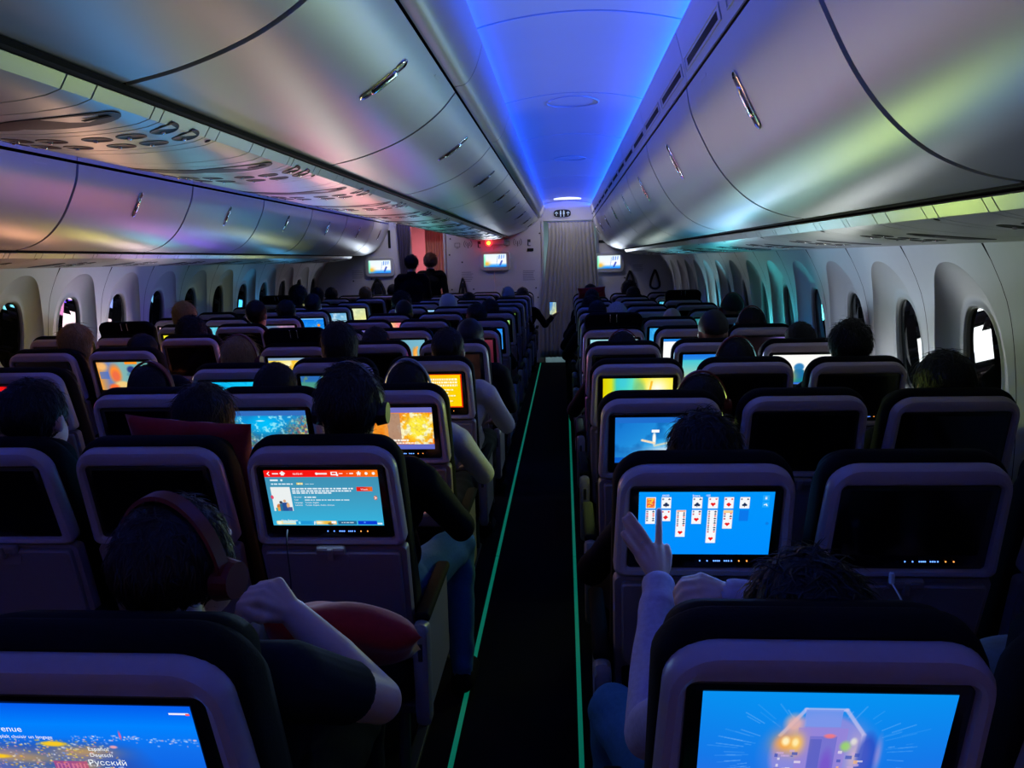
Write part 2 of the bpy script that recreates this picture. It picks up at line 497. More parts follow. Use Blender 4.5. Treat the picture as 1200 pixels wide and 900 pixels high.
BIN_C = [(-.396,2.268),(-.445,2.212),(-.510,2.160),(-.590,2.112),(-.680,2.074),(-.780,2.043),(-.890,2.020)]
STRIP_R = [(.452,2.268),(.447,2.30),(.430,2.375),(.413,2.435),(.408,2.447),(.424,2.452)]
STRIP_C = [(-.398,2.288),(-.352,2.300),(-.318,2.350),(-.297,2.410),(-.290,2.440),(-.306,2.449)]
PSU_R = [(.897,1.757),(.902,1.738),(.925,1.724),(.99,1.710),(1.10,1.694),(1.25,1.680),(1.40,1.672),(1.545,1.670)]
PSU_C = [(-.900,2.003),(-.906,1.986),(-.93,1.972),(-.99,1.962),(-1.07,1.956),(-1.16,1.954),(-1.25,1.956),(-1.33,1.962),(-1.39,1.972),(-1.414,1.986),(-1.42,2.003)]
def make_bin(prof, flip, a, b, label, group):
    P = Prof(prof, 6, flip); yc = (a+b)/2
    root = empty('overhead_bin', (0, yc, 0))
    door = [P.at(P.len*i/36) for i in range(37)]
    d2 = [(p[0], p[2]) for p in door]
    h = (b-a)/2
    obj('door', thick_profile(d2, -h+.011, h-.011, .016, flip), M['bin_plastic'], root)
    # housing behind the door
    inner = [P.at(P.len*i/12, -.03) for i in range(13)]
    ring = [(p[0], p[2]) for p in inner]
    cx = CX + (2.6 if prof[0][0] > CX else -2.6) if abs(prof[0][0]-CX) > 1.2 else CX+.02*(1 if prof[0][0] > CX else -1)
    tail = [(cx, ring[-1][1]), (cx, ring[0][1])]
    loops = [[(x, y, z) for x, z in ring+tail] for y in (-h+.001, h-.001)]
    obj('housing', loft(loops, True, True, True, smooth=False), M['bin_gap'], root)
    # latch: dark oblong cup, bright rim, rocker paddle
    sc = P.len*.27
    st = stadium(.088, .021)
    obj('latch_rim', patch(P, sc, 0, st, ((1.0, 1.0, .0), (1.0, 1.0, .004), (.965, .86, .005), (.95, .80, .001))), M['chrome'], root)
    obj('latch_cup', patch(P, sc, 0, st, ((.955, .82, .0005), (.95, .80, .0015), (.9, .7, .0012))), M['dark_handle'], root)
    obj('latch_paddle', patch(P, sc+.004, 0, stadium(.05, .015), ((1.0, 1.0, .001), (.98, .95, .008), (.8, .7, .011))), M['chrome'], root)
    obj('placard', patch(P, P.len*.045, h*.55, [(-.004,-.05),(.004,-.05),(.004,.05),(-.004,.05)], ((1,1,.0005),(1,1,.0012))), M['trim_plastic'], root)
    return tag(root, label, 'overhead bin', group)
GR, GC, GL = 'window-side bins above the solitaire player', 'bins over the centre seats', 'window-side bins across the far aisle'
for i, (a, b) in enumerate(zip(SEAMS, SEAMS[1:])):
    nth = ORD[len(SEAMS)-1-i]
    make_bin(BIN_R, 1, a, b, 'curved grey overhead bin on the solitaire player\'s side, %s from the bulkhead' % nth, GR)
    make_bin(BIN_C, -1, a, b, 'curved grey overhead bin over the centre seats, %s from the bulkhead' % nth, GC)
    if b > 2.5:
        make_bin(mir(BIN_R), -1, a, b, 'curved grey overhead bin across the far aisle, %s from the bulkhead' % nth, GL)
# shadow gaps and the left face of the centre bins
t1 = struct(obj('trim_1', thick_profile(mir(sm(BIN_C, 4)), Y0, Y1, .016, 1), M['bin_plastic']))
def strip(name, prof, flip, vents):
    P = Prof(prof, 4, flip)
    t = struct(obj(name, thick_profile([(P.at(P.len*i/14, -.012)[0], P.at(P.len*i/14, -.012)[2]) for i in range(15)], Y0, Y1, .006, flip), M['bin_gap']))
    pr = [(P.at(P.len*i/20)[0], P.at(P.len*i/20)[2]) for i in range(21)]
    for a, b in zip(SEAMS, SEAMS[1:]):
        p = obj('cove_panel', thick_profile(pr, a+.004, b-.004, .006, flip), M['trim_plastic'], t)
        if vents:
            for q in (.25, .75):
                yc = a+(b-a)*q
                ol = [(-.012,-.26*(b-a)/BINL),(-.012,.26*(b-a)/BINL),(.012,.26*(b-a)/BINL),(.012,-.26*(b-a)/BINL)]
                obj('vent_rim', patch(P, P.len*.27, yc, stadium(.024, .0235)and[(-.024,-.30),(-.024,.30),(.024,.30),(.024,-.30)], ((1,1,.0),(1,1,.0035),(.85,.985,.0035),(.82,.98,.0005))), M['trim_plastic'], p)
                obj('vent_slot', patch(P, P.len*.27, yc, ol, ((1,1,.0005),(.98,.99,.0014))), M['bin_gap'], p)
    return t
strip('trim_2', STRIP_R, -1, True)
strip('trim_3', STRIP_C, 1, False)
strip('trim_4', mir(STRIP_R), 1, True)
strip('trim_5', mir(STRIP_C), -1, False)
# black backing in the gap between bin and service panels
for nm, x0, x1, z in (('trim_6', .885, 1.5, 1.775), ('trim_7', -1.44, -.88, 2.012), ('trim_8', 2*CX-1.5, 2*CX-.885, 1.775)):
    struct(obj(nm, box_mesh(((x0+x1)/2, (Y0+Y1)/2, z), (x1-x0, Y1-Y0, .012)), M['bin_gap']))

def make_psu(prof, flip, ya, label, group, both=False):
    """one row's service panel: rail pieces with joints, sign lens, cluster of reading lamps"""
    P = Prof(prof, 5, flip); root = empty('service_panel', (0, ya, 0))
    L = PITCH
    cuts = [0, .09, .30, .34, .56, .62, L]
    for i, (a, b) in enumerate(zip(cuts, cuts[1:])):
        pr = [(P.at(P.len*k/18)[0], P.at(P.len*k/18)[2]) for k in range(19)]
        obj('panel', thick_profile(pr, a+.0025, b-.0025, .010, flip), M['psu_plastic'], root)
    arms = ((1, .36),) if not both else ((1, .2), (-1, .8))
    for dirn, fr in arms:
        s0 = P.len*fr
        obj('sign_lens', patch(P, s0+dirn*.06, .195, oval(.13, .055), ((1,1,0),(1,1,.0015),(.92,.9,.002))), M['psu_dark'], root)
        bm_s = [(-.03,-.006),(.03,-.006),(.03,.006),(-.03,.006)]
        obj('sign_symbol', patch(P, s0-.02*dirn, .195, bm_s, ((1,1,.002),(1,1,.0028))), M['bin_gap'], root)
        for i in range(3):
            for j in range(2):
                sy = .40+.1*j; ss = s0 + dirn*(-.06+.085*i)
                l = obj('reading_lamp', patch(P, ss, sy, oval(.034, .030), ((1,1,0),(1,1,.0012),(.9,.9,.0016),(.85,.85,.0006))), M['psu_dark'], root)
                obj('lamp_knob', patch(P, ss+.012, sy+.012, oval(.006, .006, 10), ((1,1,.0006),(.9,.9,.004),(.5,.5,.005))), M['chrome'], l)
        obj('speaker_hole', patch(P, P.len*.07 if dirn > 0 else P.len*.93, .59, oval(.008, .008, 10), ((1,1,.0005),(1,1,.0014))), M['bin_gap'], root)
    return tag(root, label, 'service panel', group)
for k in range(-2, 14):
    ya = .55+PITCH*k
    if ya+PITCH > Y1: break
    nth = ORD[int((Y1-ya)/PITCH+.02)]
    make_psu(PSU_R, 1, ya, 'service panel with reading lamps on the solitaire player\'s side, %s from the bulkhead' % nth, 'service panels on the solitaire player\'s side')
    make_psu(PSU_C, -1, ya, 'service panel with reading lamps beneath the centre bins, %s from the bulkhead' % nth, 'service panels of the centre block', True)
    if ya > 2.4:
        make_psu(mir(PSU_R), -1, ya, 'service panel with reading lamps across the far aisle, %s from the bulkhead' % nth, 'service panels across the far aisle')

# ---------------------------------------------------------------- bulkhead fittings
def wall_monitor(x, z, label, seed):
    t = empty('wall_monitor', (x, Y1, z))
    loops = [[(a*k, y, b*k2) for a, b in oval(.235, .155, 40, 7)] for k, k2, y in ((1, 1, 0), (1, 1, -.03), (.98, .97, -.04), (.80, .70, -.04), (.79, .69, -.034))]
    obj('housing', sharp(loft(loops, True, False, True), 40), M['trim_plastic'], t)
    obj('display', image_mesh(.355, .20, 60, 34, lambda u, v: paint_safety(u, v, seed)), M['screen_image'], t, loc=(0, -.042, .005))
    tag(t, label, 'monitor')
    area('screen_glow', (x, Y1-.06, z), (RAD(-90), 0, 0), .33, .19, 2.2, (.75, .85, 1.0))
def bar_print(x, z, w, n, parent_label):
    t = empty('notice', (x, Y1-.002, z))
    rr = random.Random(int(x*100))
    for i in range(n):
        ww = w*(.75+.25*rr.random())
        obj('text_line', box_mesh((-(w-ww)/2, 0, -.028*i), (ww, .002, .009)), M['grey_print'], t)
    tag(t, parent_label, 'notice')
def icon_row(x, z, label):
    t = empty('pictogram_row', (x, Y1-.002, z)); m = M['black_print']
    bm = bmesh.new()
    for c, s in (((-.17,0,.03),(.085,.002,.006)),((-.17,0,-.03),(.085,.002,.006)),((-.21,0,0),(.006,.002,.06)),((-.13,0,0),(.006,.002,.06)),((-.17,0,-.05),(.05,.002,.006)),((-.17,0,-.04),(.006,.002,.02))): box(bm, c, s)
    obj('screen_icon', bm, m, t)
    bm = bmesh.new(); cyl(bm, (0,0,-.05), (0,0,.03), .005, n=8)
    obj('signal_mast', bm, m, t)
    for k in (.035, .065):
        for sg in (1, -1):
            obj('signal_arc', tube([(sg*k*math.cos(a), 0, .015+k*math.sin(a)) for a in [RAD(-50+10*i) for i in range(11)]], .004, 6), m, t)
    bm = bmesh.new(); box(bm, (.18,0,.03), (.05,.003,.045)); box(bm, (.165,0,-.02), (.02,.003,.05)); box(bm, (.185,0,-.045), (.04,.003,.012))
    obj('plug_icon', bm, m, t)
    tag(t, label, 'pictogram')
def bulkhead_fittings():
    wall_monitor(-2.95, 1.585, 'small lit monitor in white housing beside the dark tied curtain', 1)
    wall_monitor(-1.09, 1.64, 'small lit monitor in white housing on the centre bulkhead below the red lamp', 2)
    wall_monitor(.70, 1.575, 'small lit monitor in white housing right next to the beige curtain', 3)
    icon_row(-1.52, 1.90, 'row of dark screen, signal and plug pictograms near the red-lit doorway')
    icon_row(-.73, 1.91, 'row of dark screen, signal and plug pictograms near the beige curtain')
    bar_print(-1.54, 1.47, .19, 6, 'small grey printed notice on the bulkhead near the red-lit doorway')
    bar_print(-.56, 1.47, .19, 6, 'small grey printed notice on the bulkhead near the beige curtain')
    bar_print(1.17, 1.52, .19, 4, 'small grey printed notice beside the windows on the bulkhead')
    bar_print(-3.32, 1.53, .2, 5, 'small grey printed notice on the bulkhead left of a monitor')
    for x, z, w, h, lab in ((-.53, 1.80, .10, .045, 'small black placard under the pictograms by the beige curtain'), (.60, 1.90, .11, .045, 'small black placard above the monitor by the beige curtain'), (-2.78, 2.02, .04, .28, 'tall dark handle slot beside the tied curtain')):
        o = obj('placard', box_mesh((0,0,0), (w, .012, h), .004, 2), M['sign_dark'], None, (x, Y1-.006, z)); tag(o, lab, 'placard')
    # hanging straps
    for x, z, s, lab in ((-3.00, 1.30, 1.5, 'dark cloth bag hanging from a bulkhead hook by the far monitor'), (-1.62, 1.27, .8, 'black bassinet strap hanging on the bulkhead near the red-lit doorway'), (1.03, 1.33, 1.0, 'black loop strap hanging under the notice by the windows, beside the monitor'), (1.42, 1.34, 1.0, 'black loop strap hanging in the corner beside the window wall')):
        t = empty('hanging_strap', (x, Y1-.03, z))
        bm = bmesh.new(); cyl(bm, (0,.03,.11), (0,-.015,.11), .008, n=8); obj('hook', bm, M['chrome'], t)
        obj('strap', tube(spline([(0,0,.11),(-.05*s,0,-.02),(-.07*s,-.005,-.15),(0,-.01,-.19),(.07*s,-.005,-.15),(.05*s,0,-.02),(0,0,.105)], 6), .012*s+.006, 6), M['black_strap'], t)
        if s != 1.0:
            bm = bmesh.new(); v = box(bm, (0,-.012,-.06), (.07*s,.035,.2), .015, 2); obj('pouch', bm, M['black_strap'], t)
        tag(t, lab, 'strap')
    for x, z in ((-1.62,1.63),(-1.80,1.2),(-1.45,1.2),(-.97,1.2),(-.45,1.2),(-.42,1.05),(-1.80,2.0),(-.38,2.05),(-1.82,1.75),(.95,1.33),(-3.4,1.37),(-3.1,1.4)):
        bm = bmesh.new(); cyl(bm, (x, .002, z), (x, -.008, z), .013, n=12)
        obj('wall_stud', bm, M['black_print'], BK)
    # lavatory sign
    t = empty('lavatory_sign', (-.02, Y1-.002, 2.345))
    loops = [[(a*k, y, b*k2) for a, b in oval(.135, .062, 36, 3.2)] for k, k2, y in ((1,1,0),(1,1,-.02),(.96,.92,-.026))]
    obj('plate', sharp(loft(loops, True, False, True), 40), M['sign_dark'], t)
    obj('rim', tube([(a, -.02, b) for a, b in oval(.138, .065, 36, 3.2)], .006, 6, True), M['trim_plastic'], t)
    for x in (-.09, .09):
        bm = bmesh.new(); box(bm, (x, -.028, -.012), (.01, .003, .04)); box(bm, (x-.012, -.028, .012), (.01,.003,.032), rot=(0,RAD(40),0)) ; box(bm, (x+.012, -.028, .012), (.01,.003,.032), rot=(0,RAD(-40),0))
        obj('arrow', bm, M['sign_white'], t)
    for x in (-.025, .025):
        bm = bmesh.new(); cyl(bm, (x,-.026,.036), (x,-.030,.036), .010, n=12); box(bm, (x,-.028,.006), (.024,.003,.038)); box(bm, (x,-.028,-.03), (.012,.003,.036))
        obj('figure', bm, M['sign_white'], t)
    tag(t, 'oval dark lavatory sign with white figures and arrows above the beige curtain', 'sign')
    # red call lamp
    t = empty('warning_lamp', (-1.18, Y1-.03, 1.925))
    bm = bmesh.new(); box(bm, (.14,0,.01), (.22,.06,.085), .012, 2); obj('housing', bm, M['trim_plastic'], t)
    bm = bmesh.new(); bmesh.ops.create_uvsphere(bm, u_segments=18, v_segments=12, radius=.055); obj('dome', to_mesh(bm, 'dome', True), M['lamp_red'], t, loc=(0,-.03,0))
    bm = bmesh.new(); bmesh.ops.create_uvsphere(bm, u_segments=14, v_segments=8, radius=.03); obj('bulb', to_mesh(bm, 'bulb', True), M['lamp_core'], t, loc=(0,-.065,-.005))
    tag(t, 'glowing red warning lamp on the centre bulkhead above the monitor', 'lamp')
    l = bpy.data.lights.new('lamp_glow', 'POINT'); l.energy = .9; l.color = (1,.05,.08); l.shadow_soft_size = .06
    o = bpy.data.objects.new('lamp_glow', l); C.objects.link(o); o.location = (-1.18, Y1-.2, 1.92)
# ---------------------------------------------------------------- screen pictures (flat images, painted point by point)
def lin(c): return tuple(((x/255.)/12.92 if x/255. <= .04045 else ((x/255.+.055)/1.055)**2.4) for x in c)
def vnoise(u, v, sc, seed, octs=3):
    out = np.zeros_like(u); amp = 1; tot = 0; rs = np.random.RandomState(seed)
    for o in range(octs):
        g = rs.rand(64, 64); x = u*sc; y = v*sc*.5625
        xi = np.floor(x).astype(int); yi = np.floor(y).astype(int); fx = x-xi; fy = y-yi
        fx = fx*fx*(3-2*fx); fy = fy*fy*(3-2*fy)
        a = g[yi % 64, xi % 64]; b = g[yi % 64, (xi+1) % 64]; c = g[(yi+1) % 64, xi % 64]; d = g[(yi+1) % 64, (xi+1) % 64]
        out += amp*((a*(1-fx)+b*fx)*(1-fy)+(c*(1-fx)+d*fx)*fy); tot += amp; amp *= .55; sc *= 2.1
    return out/tot
class Im:
    """u right, v down, both 0..1; colours in 0..255 display values"""
    def __init__(s, u, v, base): s.u, s.v = u, v; s.c = np.zeros(u.shape+(3,)); s.c[:] = base
    def mix(s, col, a):
        a = np.clip(a, 0, 1)[..., None]; s.c = s.c*(1-a)+np.array(col, float)*a
    def rect(s, x0, y0, x1, y1, col, a=1.0): s.mix(col, ((s.u >= x0)&(s.u <= x1)&(s.v >= y0)&(s.v <= y1))*a)
    def ell(s, x, y, rx, ry, col, a=1.0, soft=.15):
        d = np.sqrt(((s.u-x)/rx)**2+((s.v-y)/ry)**2); s.mix(col, np.clip((1-d)/soft, 0, 1)*a)
    def glow(s, x, y, rx, ry, col, a=1.0): s.mix(col, np.exp(-(((s.u-x)/rx)**2+((s.v-y)/ry)**2))*a)
    def grad(s, f, stops):
        f = np.clip(f, 0, 1); xs = [t for t, _ in stops]
        s.c = np.stack([np.interp(f, xs, [c[i] for _, c in stops]) for i in range(3)], -1)
    def noise(s, sc, seed, col, lo, hi, a=1.0): s.mix(col, np.clip((vnoise(s.u, s.v, sc, seed)-lo)/(hi-lo), 0, 1)*a)
    def line(s, x0, y0, x1, y1, w, col, a=1.0):
        dx, dy = x1-x0, y1-y0; t = np.clip(((s.u-x0)*dx+(s.v-y0)*dy)/(dx*dx+dy*dy), 0, 1)
        d = np.hypot(s.u-x0-t*dx, (s.v-y0-t*dy)*.6); s.mix(col, np.clip((w-d)/w*2, 0, 1)*a)
    def bars(s, x0, x1, y, h, seed, col, a=.9):
        rs = random.Random(seed); x = x0
        while x < x1:
            w = rs.uniform(.012, .045); s.rect(x, y, min(x+w, x1), y+h, col, a); x += w+.008
def image_mesh(w, h, nu, nv, painter):
    """flat grid in the x-z plane facing -y, coloured by the painter"""
    uu, vv = np.meshgrid((np.arange(nu)+.5)/nu, (np.arange(nv)+.5)/nv)
    im = painter(uu, vv); col = np.clip(im.c/255., 0, 1.15)
    col = np.where(col <= .04045, col/12.92, ((col+.055)/1.055)**2.4)
    xs = np.linspace(-w/2, w/2, nu+1); zs = np.linspace(h/2, -h/2, nv+1)
    X, Z = np.meshgrid(xs, zs)
    co = np.stack([X, np.zeros_like(X), Z], -1).reshape(-1, 3)
    idx = np.arange((nu+1)*(nv+1)).reshape(nv+1, nu+1)
    q = np.stack([idx[:-1, :-1], idx[1:, :-1], idx[1:, 1:], idx[:-1, 1:]], -1).reshape(-1, 4)
    me = bpy.data.meshes.new('display')
    me.vertices.add(len(co)); me.vertices.foreach_set('co', co.astype(np.float32).ravel())
    me.loops.add(q.size); me.loops.foreach_set('vertex_index', q.astype(np.int32).ravel())
    me.polygons.add(len(q)); me.polygons.foreach_set('loop_start', np.arange(0, q.size, 4, dtype=np.int32))
    me.update(calc_edges=True)
    at = me.attributes.new('img', 'FLOAT_COLOR', 'FACE')
    at.data.foreach_set('color', np.concatenate([col.reshape(-1, 3), np.ones((len(q), 1))], 1).astype(np.float32).ravel())
    me['mean'] = [float(x) for x in col.reshape(-1, 3).mean(0)]
    return me
def paint_safety(u, v, seed):
    im = Im(u, v, (250, 250, 255)); im.grad(v, [(0, (235, 250, 255)), (.7, (255, 255, 255)), (.88, (60, 170, 255)), (1, (40, 130, 240))])
    im.glow(.12, .75, .14, .18, (255, 190, 60)); im.line(.62, .15, .55, .95, .012, (120, 170, 240)); im.line(.7, .1, .68, .35, .03, (90, 150, 240)); im.line(.8, .1, .78, .35, .03, (110, 160, 250)); im.line(.9, .1, .88, .3, .03, (120, 170, 255)); im.line(.72, .85, .8, .55, .05, (60, 90, 200)); im.glow(.02, .5, .05, .5, (120, 255, 200))
    return im
def p_tunnel(u, v):
    im = Im(u, v, (0, 140, 238)); im.grad(v*.8+.2*abs(u-.5), [(0, (4, 148, 242)), (.6, (20, 120, 232)), (1, (60, 100, 220))])
    for k in range(90):
        rs = random.Random(k); a = rs.uniform(0, 6.283); r = rs.uniform(.27, .36); l = rs.uniform(.02, .13)
        c, s = math.cos(a), math.sin(a)*1.35
        if s > .75 or abs(c) < .3: continue
        im.line(.5+c*r, .62+s*r, .5+c*(r+l), .62+s*(r+l), .004, (120, 180, 250), rs.uniform(.15, .5))
    im.ell(.50, .62, .27, .50, (96, 130, 226), .75, .35)
    im.ell(.50, .64, .215, .46, (150, 140, 220), .8, .12)
    oc = [(.33,.42),(.42,.16),(.58,.16),(.665,.40),(.66,1.0),(.34,1.0)]
    for (a, b), (c, d) in zip(oc, oc[1:]): im.line(a, b, c, d, .012, (190, 190, 240), .8)
    im.rect(.42, .16, .565, .33, (120, 150, 235), .9); im.ell(.38, .30, .05, .12, (235, 180, 170), .8, .6)
    im.rect(.40, .34, .60, 1.0, (150, 130, 215), .75); im.rect(.45, .42, .56, 1.0, (110, 110, 205), .8)
    im.rect(.455, .45, .50, .75, (80, 90, 190), .6); im.ell(.53, .42, .03, .03, (255, 120, 120), .8, .5)
    im.glow(.355, .50, .05, .10, (255, 170, 60), 1.0); im.glow(.40, .50, .03, .10, (255, 200, 90), 1.0)
    im.ell(.355, .48, .022, .06, (255, 240, 190), 1, .6); im.ell(.395, .49, .018, .055, (255, 235, 170), 1, .6)
    im.ell(.60, .52, .03, .07, (150, 225, 90), .8, .6); im.ell(.63, .47, .018, .05, (230, 240, 230), .9, .6); im.glow(.64, .62, .03, .2, (220, 190, 190), .7)
    im.ell(.53, .75, .035, .25, (120, 70, 200), .6, .6); im.ell(.69, .62, .05, .28, (40, 70, 190), .75, .4); im.ell(.735, .6, .02, .25, (180, 150, 215), .6, .8)
    for k in range(46):
        rs = random.Random(k+500); x = rs.choice([rs.uniform(.31, .40), rs.uniform(.57, .66)]); y = rs.uniform(.55, .98)
        im.rect(x, y, x+rs.uniform(.01, .03), y+rs.uniform(.01, .04), rs.choice([(240, 230, 240), (60, 80, 180), (200, 170, 220), (255, 190, 120)]), .7)
    return im
SUITX = (.09, .205, .32, .436, .553, .669, .786)
def p_solitaire(u, v):
    im = Im(u, v, (0, 148, 255)); im.grad(v, [(0, (2, 150, 252)), (1, (0, 142, 255))])
    RED, BLK = (236, 24, 30), (24, 44, 86)
    def pip(x, y, s, kind):
        if kind == 'h':
            im.ell(x-s*.42, y-s*.5, s*.55, s*.95, RED, 1, .25); im.ell(x+s*.42, y-s*.5, s*.55, s*.95, RED, 1, .25)
            m = (np.abs(im.u-x) <= s*.92*(1-(im.v-y+s*.3)/(s*1.9)))&(im.v >= y-s*.3)&(im.v <= y+s*1.6); im.mix(RED, m*1.0)
        elif kind == 'd': im.mix(RED, ((np.abs(im.u-x)/s+np.abs(im.v-y)/(s*1.75)) <= 1)*1.0)
        elif kind == 'c':
            for dx, dy in ((-.6, .5), (.6, .5), (0, -.6)): im.ell(x+dx*s, y+dy*s, s*.6, s*1.0, BLK, 1, .25)
            im.rect(x-s*.18, y, x+s*.18, y+s*1.9, BLK)
        else:
            im.ell(x-s*.45, y+s*.5, s*.58, s*.9, BLK, 1, .25); im.ell(x+s*.45, y+s*.5, s*.58, s*.9, BLK, 1, .25)
            m = (np.abs(im.u-x) <= s*.95*((im.v-y+s*1.6)/(s*2.1)))&(im.v >= y-s*1.6)&(im.v <= y+s*.5); im.mix(BLK, m*1.0); im.rect(x-s*.15, y, x+s*.15, y+s*1.9, BLK)
    def card(i, y0, y1, kind=None, py=None):
        x = SUITX[i]; im.rect(x-.037, y0-.004, x+.037, y1+.004, (170, 190, 210)); im.rect(x-.035, y0, x+.035, y1, (246, 248, 252))
        if kind: pip(x, py, .020, kind)
    def idx(i, y, kind, n=0):
        x = SUITX[i]; red = kind in 'hd'
        im.rect(x-.030, y, x-.017, y+.026, (190, 60, 90) if red else (90, 100, 130), .75); pip(x+.022, y+.012, .0085, kind)
    # stock pile, patterned back
    x = SUITX[0]; card(0, .085, .255)
    im.rect(x-.032, .092, x+.032, .248, (244, 120, 50))
    for k in range(14):
        rs = random.Random(k); im.line(x-.03+rs.random()*.05, .10+rs.random()*.13, x-.01+rs.random()*.04, .10+rs.random()*.13, .007, rs.choice([(255, 220, 60), (230, 40, 90), (250, 250, 250), (255, 90, 40)]), .9 )
    im.c[(np.abs(u-x) > .036)&(v < .27)&(u < x+.06)] = (2, 150, 252)
    card(0, .285, .50); [idx(0, .295+.035*k, 'cdhsc'[k]) for k in range(5)]
    for i, k in ((1, 'c'), (3, 'c'), (4, 'h'), (5, 'd'), (6, 's')):
        card(i, .085, .255, k, .195); idx(i, .10, k)
    card(1, .285, .455, 'd', .40); idx(1, .30, 'd')
    card(2, .285, .71, 'h', .645); im.rect(SUITX[2]-.033, .287, SUITX[2]+.033, .31, (240, 160, 120)); [idx(2, .315+.034*k, 'schcsch'[k]) for k in range(7)]
    card(3, .285, .50, 'h', .435); idx(3, .295, 'c'); idx(3, .335, 'h')
    card(4, .285, .81, 'h', .745); [idx(4, .295+.036*k, 'cshcschcsh'[k]) for k in range(10)]
    card(5, .285, .575, 'h', .51); im.rect(SUITX[5]-.033, .287, SUITX[5]+.033, .325, (245, 190, 90)); im.rect(SUITX[5]-.033, .30, SUITX[5]+.033, .306, (255, 255, 255)); [idx(5, .33+.038*k, 'hch'[k]) for k in range(3)]
    im.rect(SUITX[6]-.034, .285, SUITX[6]+.034, .455, (10, 120, 235))
    for y in (.05, .155): im.rect(.915, y, .965, y+.085, (40, 175, 255), .8)
    for k in range(3): im.rect(.932, .073+.016*k, .948, .081+.016*k, (240, 250, 255))
    im.line(.93, .20, .945, .19, .006, (240, 250, 255)); im.line(.945, .19, .95, .215, .006, (240, 250, 255))
    im.ell(.965, .495, .014, .026, (20, 110, 210), .6, .3)
    return im
def p_menu(u, v):
    im = Im(u, v, (58, 158, 196)); im.grad(v, [(0, (62, 140, 175)), (.4, (64, 152, 188)), (1, (52, 178, 222))])
    hd = v < .118; f = np.clip((u-.45)/.5, 0, 1)
    g = np.stack([np.full_like(u, 246), 20+95*f, 8+10*(1-f)], -1); im.c[hd] = g[hd]
    Wt = (245, 250, 255)
    im.line(.045, .03, .03, .06, .006, Wt); im.line(.03, .06, .045, .09, .006, Wt)
    im.rect(.075, .045, .125, .072, Wt, .85); im.rect(.15, .05, .178, .09, Wt); im.line(.145, .055, .164, .025, .008, Wt); im.line(.164, .025, .183, .055, .008, Wt)
    im.ell(.465, .062, .014, .026, Wt, .95, .3); im.rect(.475, .045, .555, .08, Wt, .85)
    im.rect(.59, .028, .645, .088, Wt); im.rect(.60, .043, .635, .073, (240, 60, 20)); im.ell(.645, .085, .013, .025, Wt, 1, .4); im.line(.665, .06, .69, .06, .006, Wt); im.rect(.73, .055, .735, .065, Wt); im.rect(.755, .05, .788, .07, Wt, .85)
    im.line(.82, .052, .85, .052, .008, Wt); im.line(.826, .085, .835, .03, .008, Wt); im.line(.844, .085, .835, .03, .008, Wt)
    im.ell(.90, .06, .016, .03, Wt, .95, .3); im.ell(.963, .06, .016, .03, Wt, .95, .3)
    im.rect(.042, .160, .112, .190, Wt, .9); im.ell(.145, .176, .013, .024, Wt, .9, .4)
    im.bars(.046, .24, .232, .022, 3, Wt, .8); im.rect(.275, .222, .33, .258, (226, 205, 80)); im.bars(.282, .33, .232, .016, 4, (250, 250, 240)); im.bars(.35, .43, .238, .014, 5, Wt, .6)
    for k in range(3): im.bars(.225, (.765, .745, .57)[k], .315+.04*k, .024, 10+k, Wt, .9)
    im.bars(.325, .43, .472, .022, 21, Wt, .85); im.bars(.325, .725, .522, .020, 22, Wt, .8)
    im.rect(.035, .300, .205, .735, (235, 240, 240)); im.grad_patch = None
    im.ell(.085, .655, .026, .06, (205, 120, 60), 1, .3); im.rect(.065, .66, .105, .73, (230, 160, 70)); im.ell(.105, .575, .016, .03, (50, 60, 80), 1, .3); im.rect(.09, .60, .13, .73, (40, 110, 150)); im.ell(.14, .55, .014, .03, (220, 160, 120), 1, .3); im.rect(.115, .58, .165, .73, (40, 80, 150)); im.ell(.165, .63, .018, .06, (235, 180, 130), 1, .4); im.rect(.165, .66, .2, .73, (70, 90, 150)); im.rect(.05, .67, .065, .73, (60, 170, 170))
    im.rect(.798, .300, .935, .375, (226, 30, 20)); m = (u > .86)&(u < .935)&(v > .30)&(v < .375); im.mix((240, 110, 30), m*np.clip((u-.84)/.09, 0, 1))
    im.ell(.035, .48, .016, .04, (230, 60, 90), .9, .3); im.ell(.955, .495, .018, .045, (235, 90, 50), .9, .3); im.line(.948, .475, .962, .495, .005, Wt); im.line(.962, .495, .948, .515, .005, Wt)
    th = [(.035, .205, (240, 225, 150)), (.215, .385, (30, 150, 215)), (.395, .575, (240, 190, 60)), (.59, .755, (40, 100, 140)), (.77, .94, (10, 60, 215))]
    for a, b, c in th: im.rect(a, .915, b, .985, c)
    im.ell(.06, .95, .03, .05, (255, 250, 230), .9, .6); im.rect(.09, .92, .205, .965, (190, 235, 245), .9); im.rect(.23, .93, .25, .975, (110, 220, 250)); im.line(.38, .93, .375, .98, .006, Wt); im.glow(.42, .95, .04, .03, (255, 250, 240), .9); im.ell(.52, .97, .03, .03, (120, 80, 30), .8, .4); im.rect(.53, .92, .57, .965, (250, 250, 250)); im.bars(.62, .73, .943, .016, 31, Wt, .7); im.ell(.83, .945, .012, .02, (80, 150, 255), .9, .5)
    im.rect(.945, .955, .985, .985, (235, 245, 255), .9)
    return im
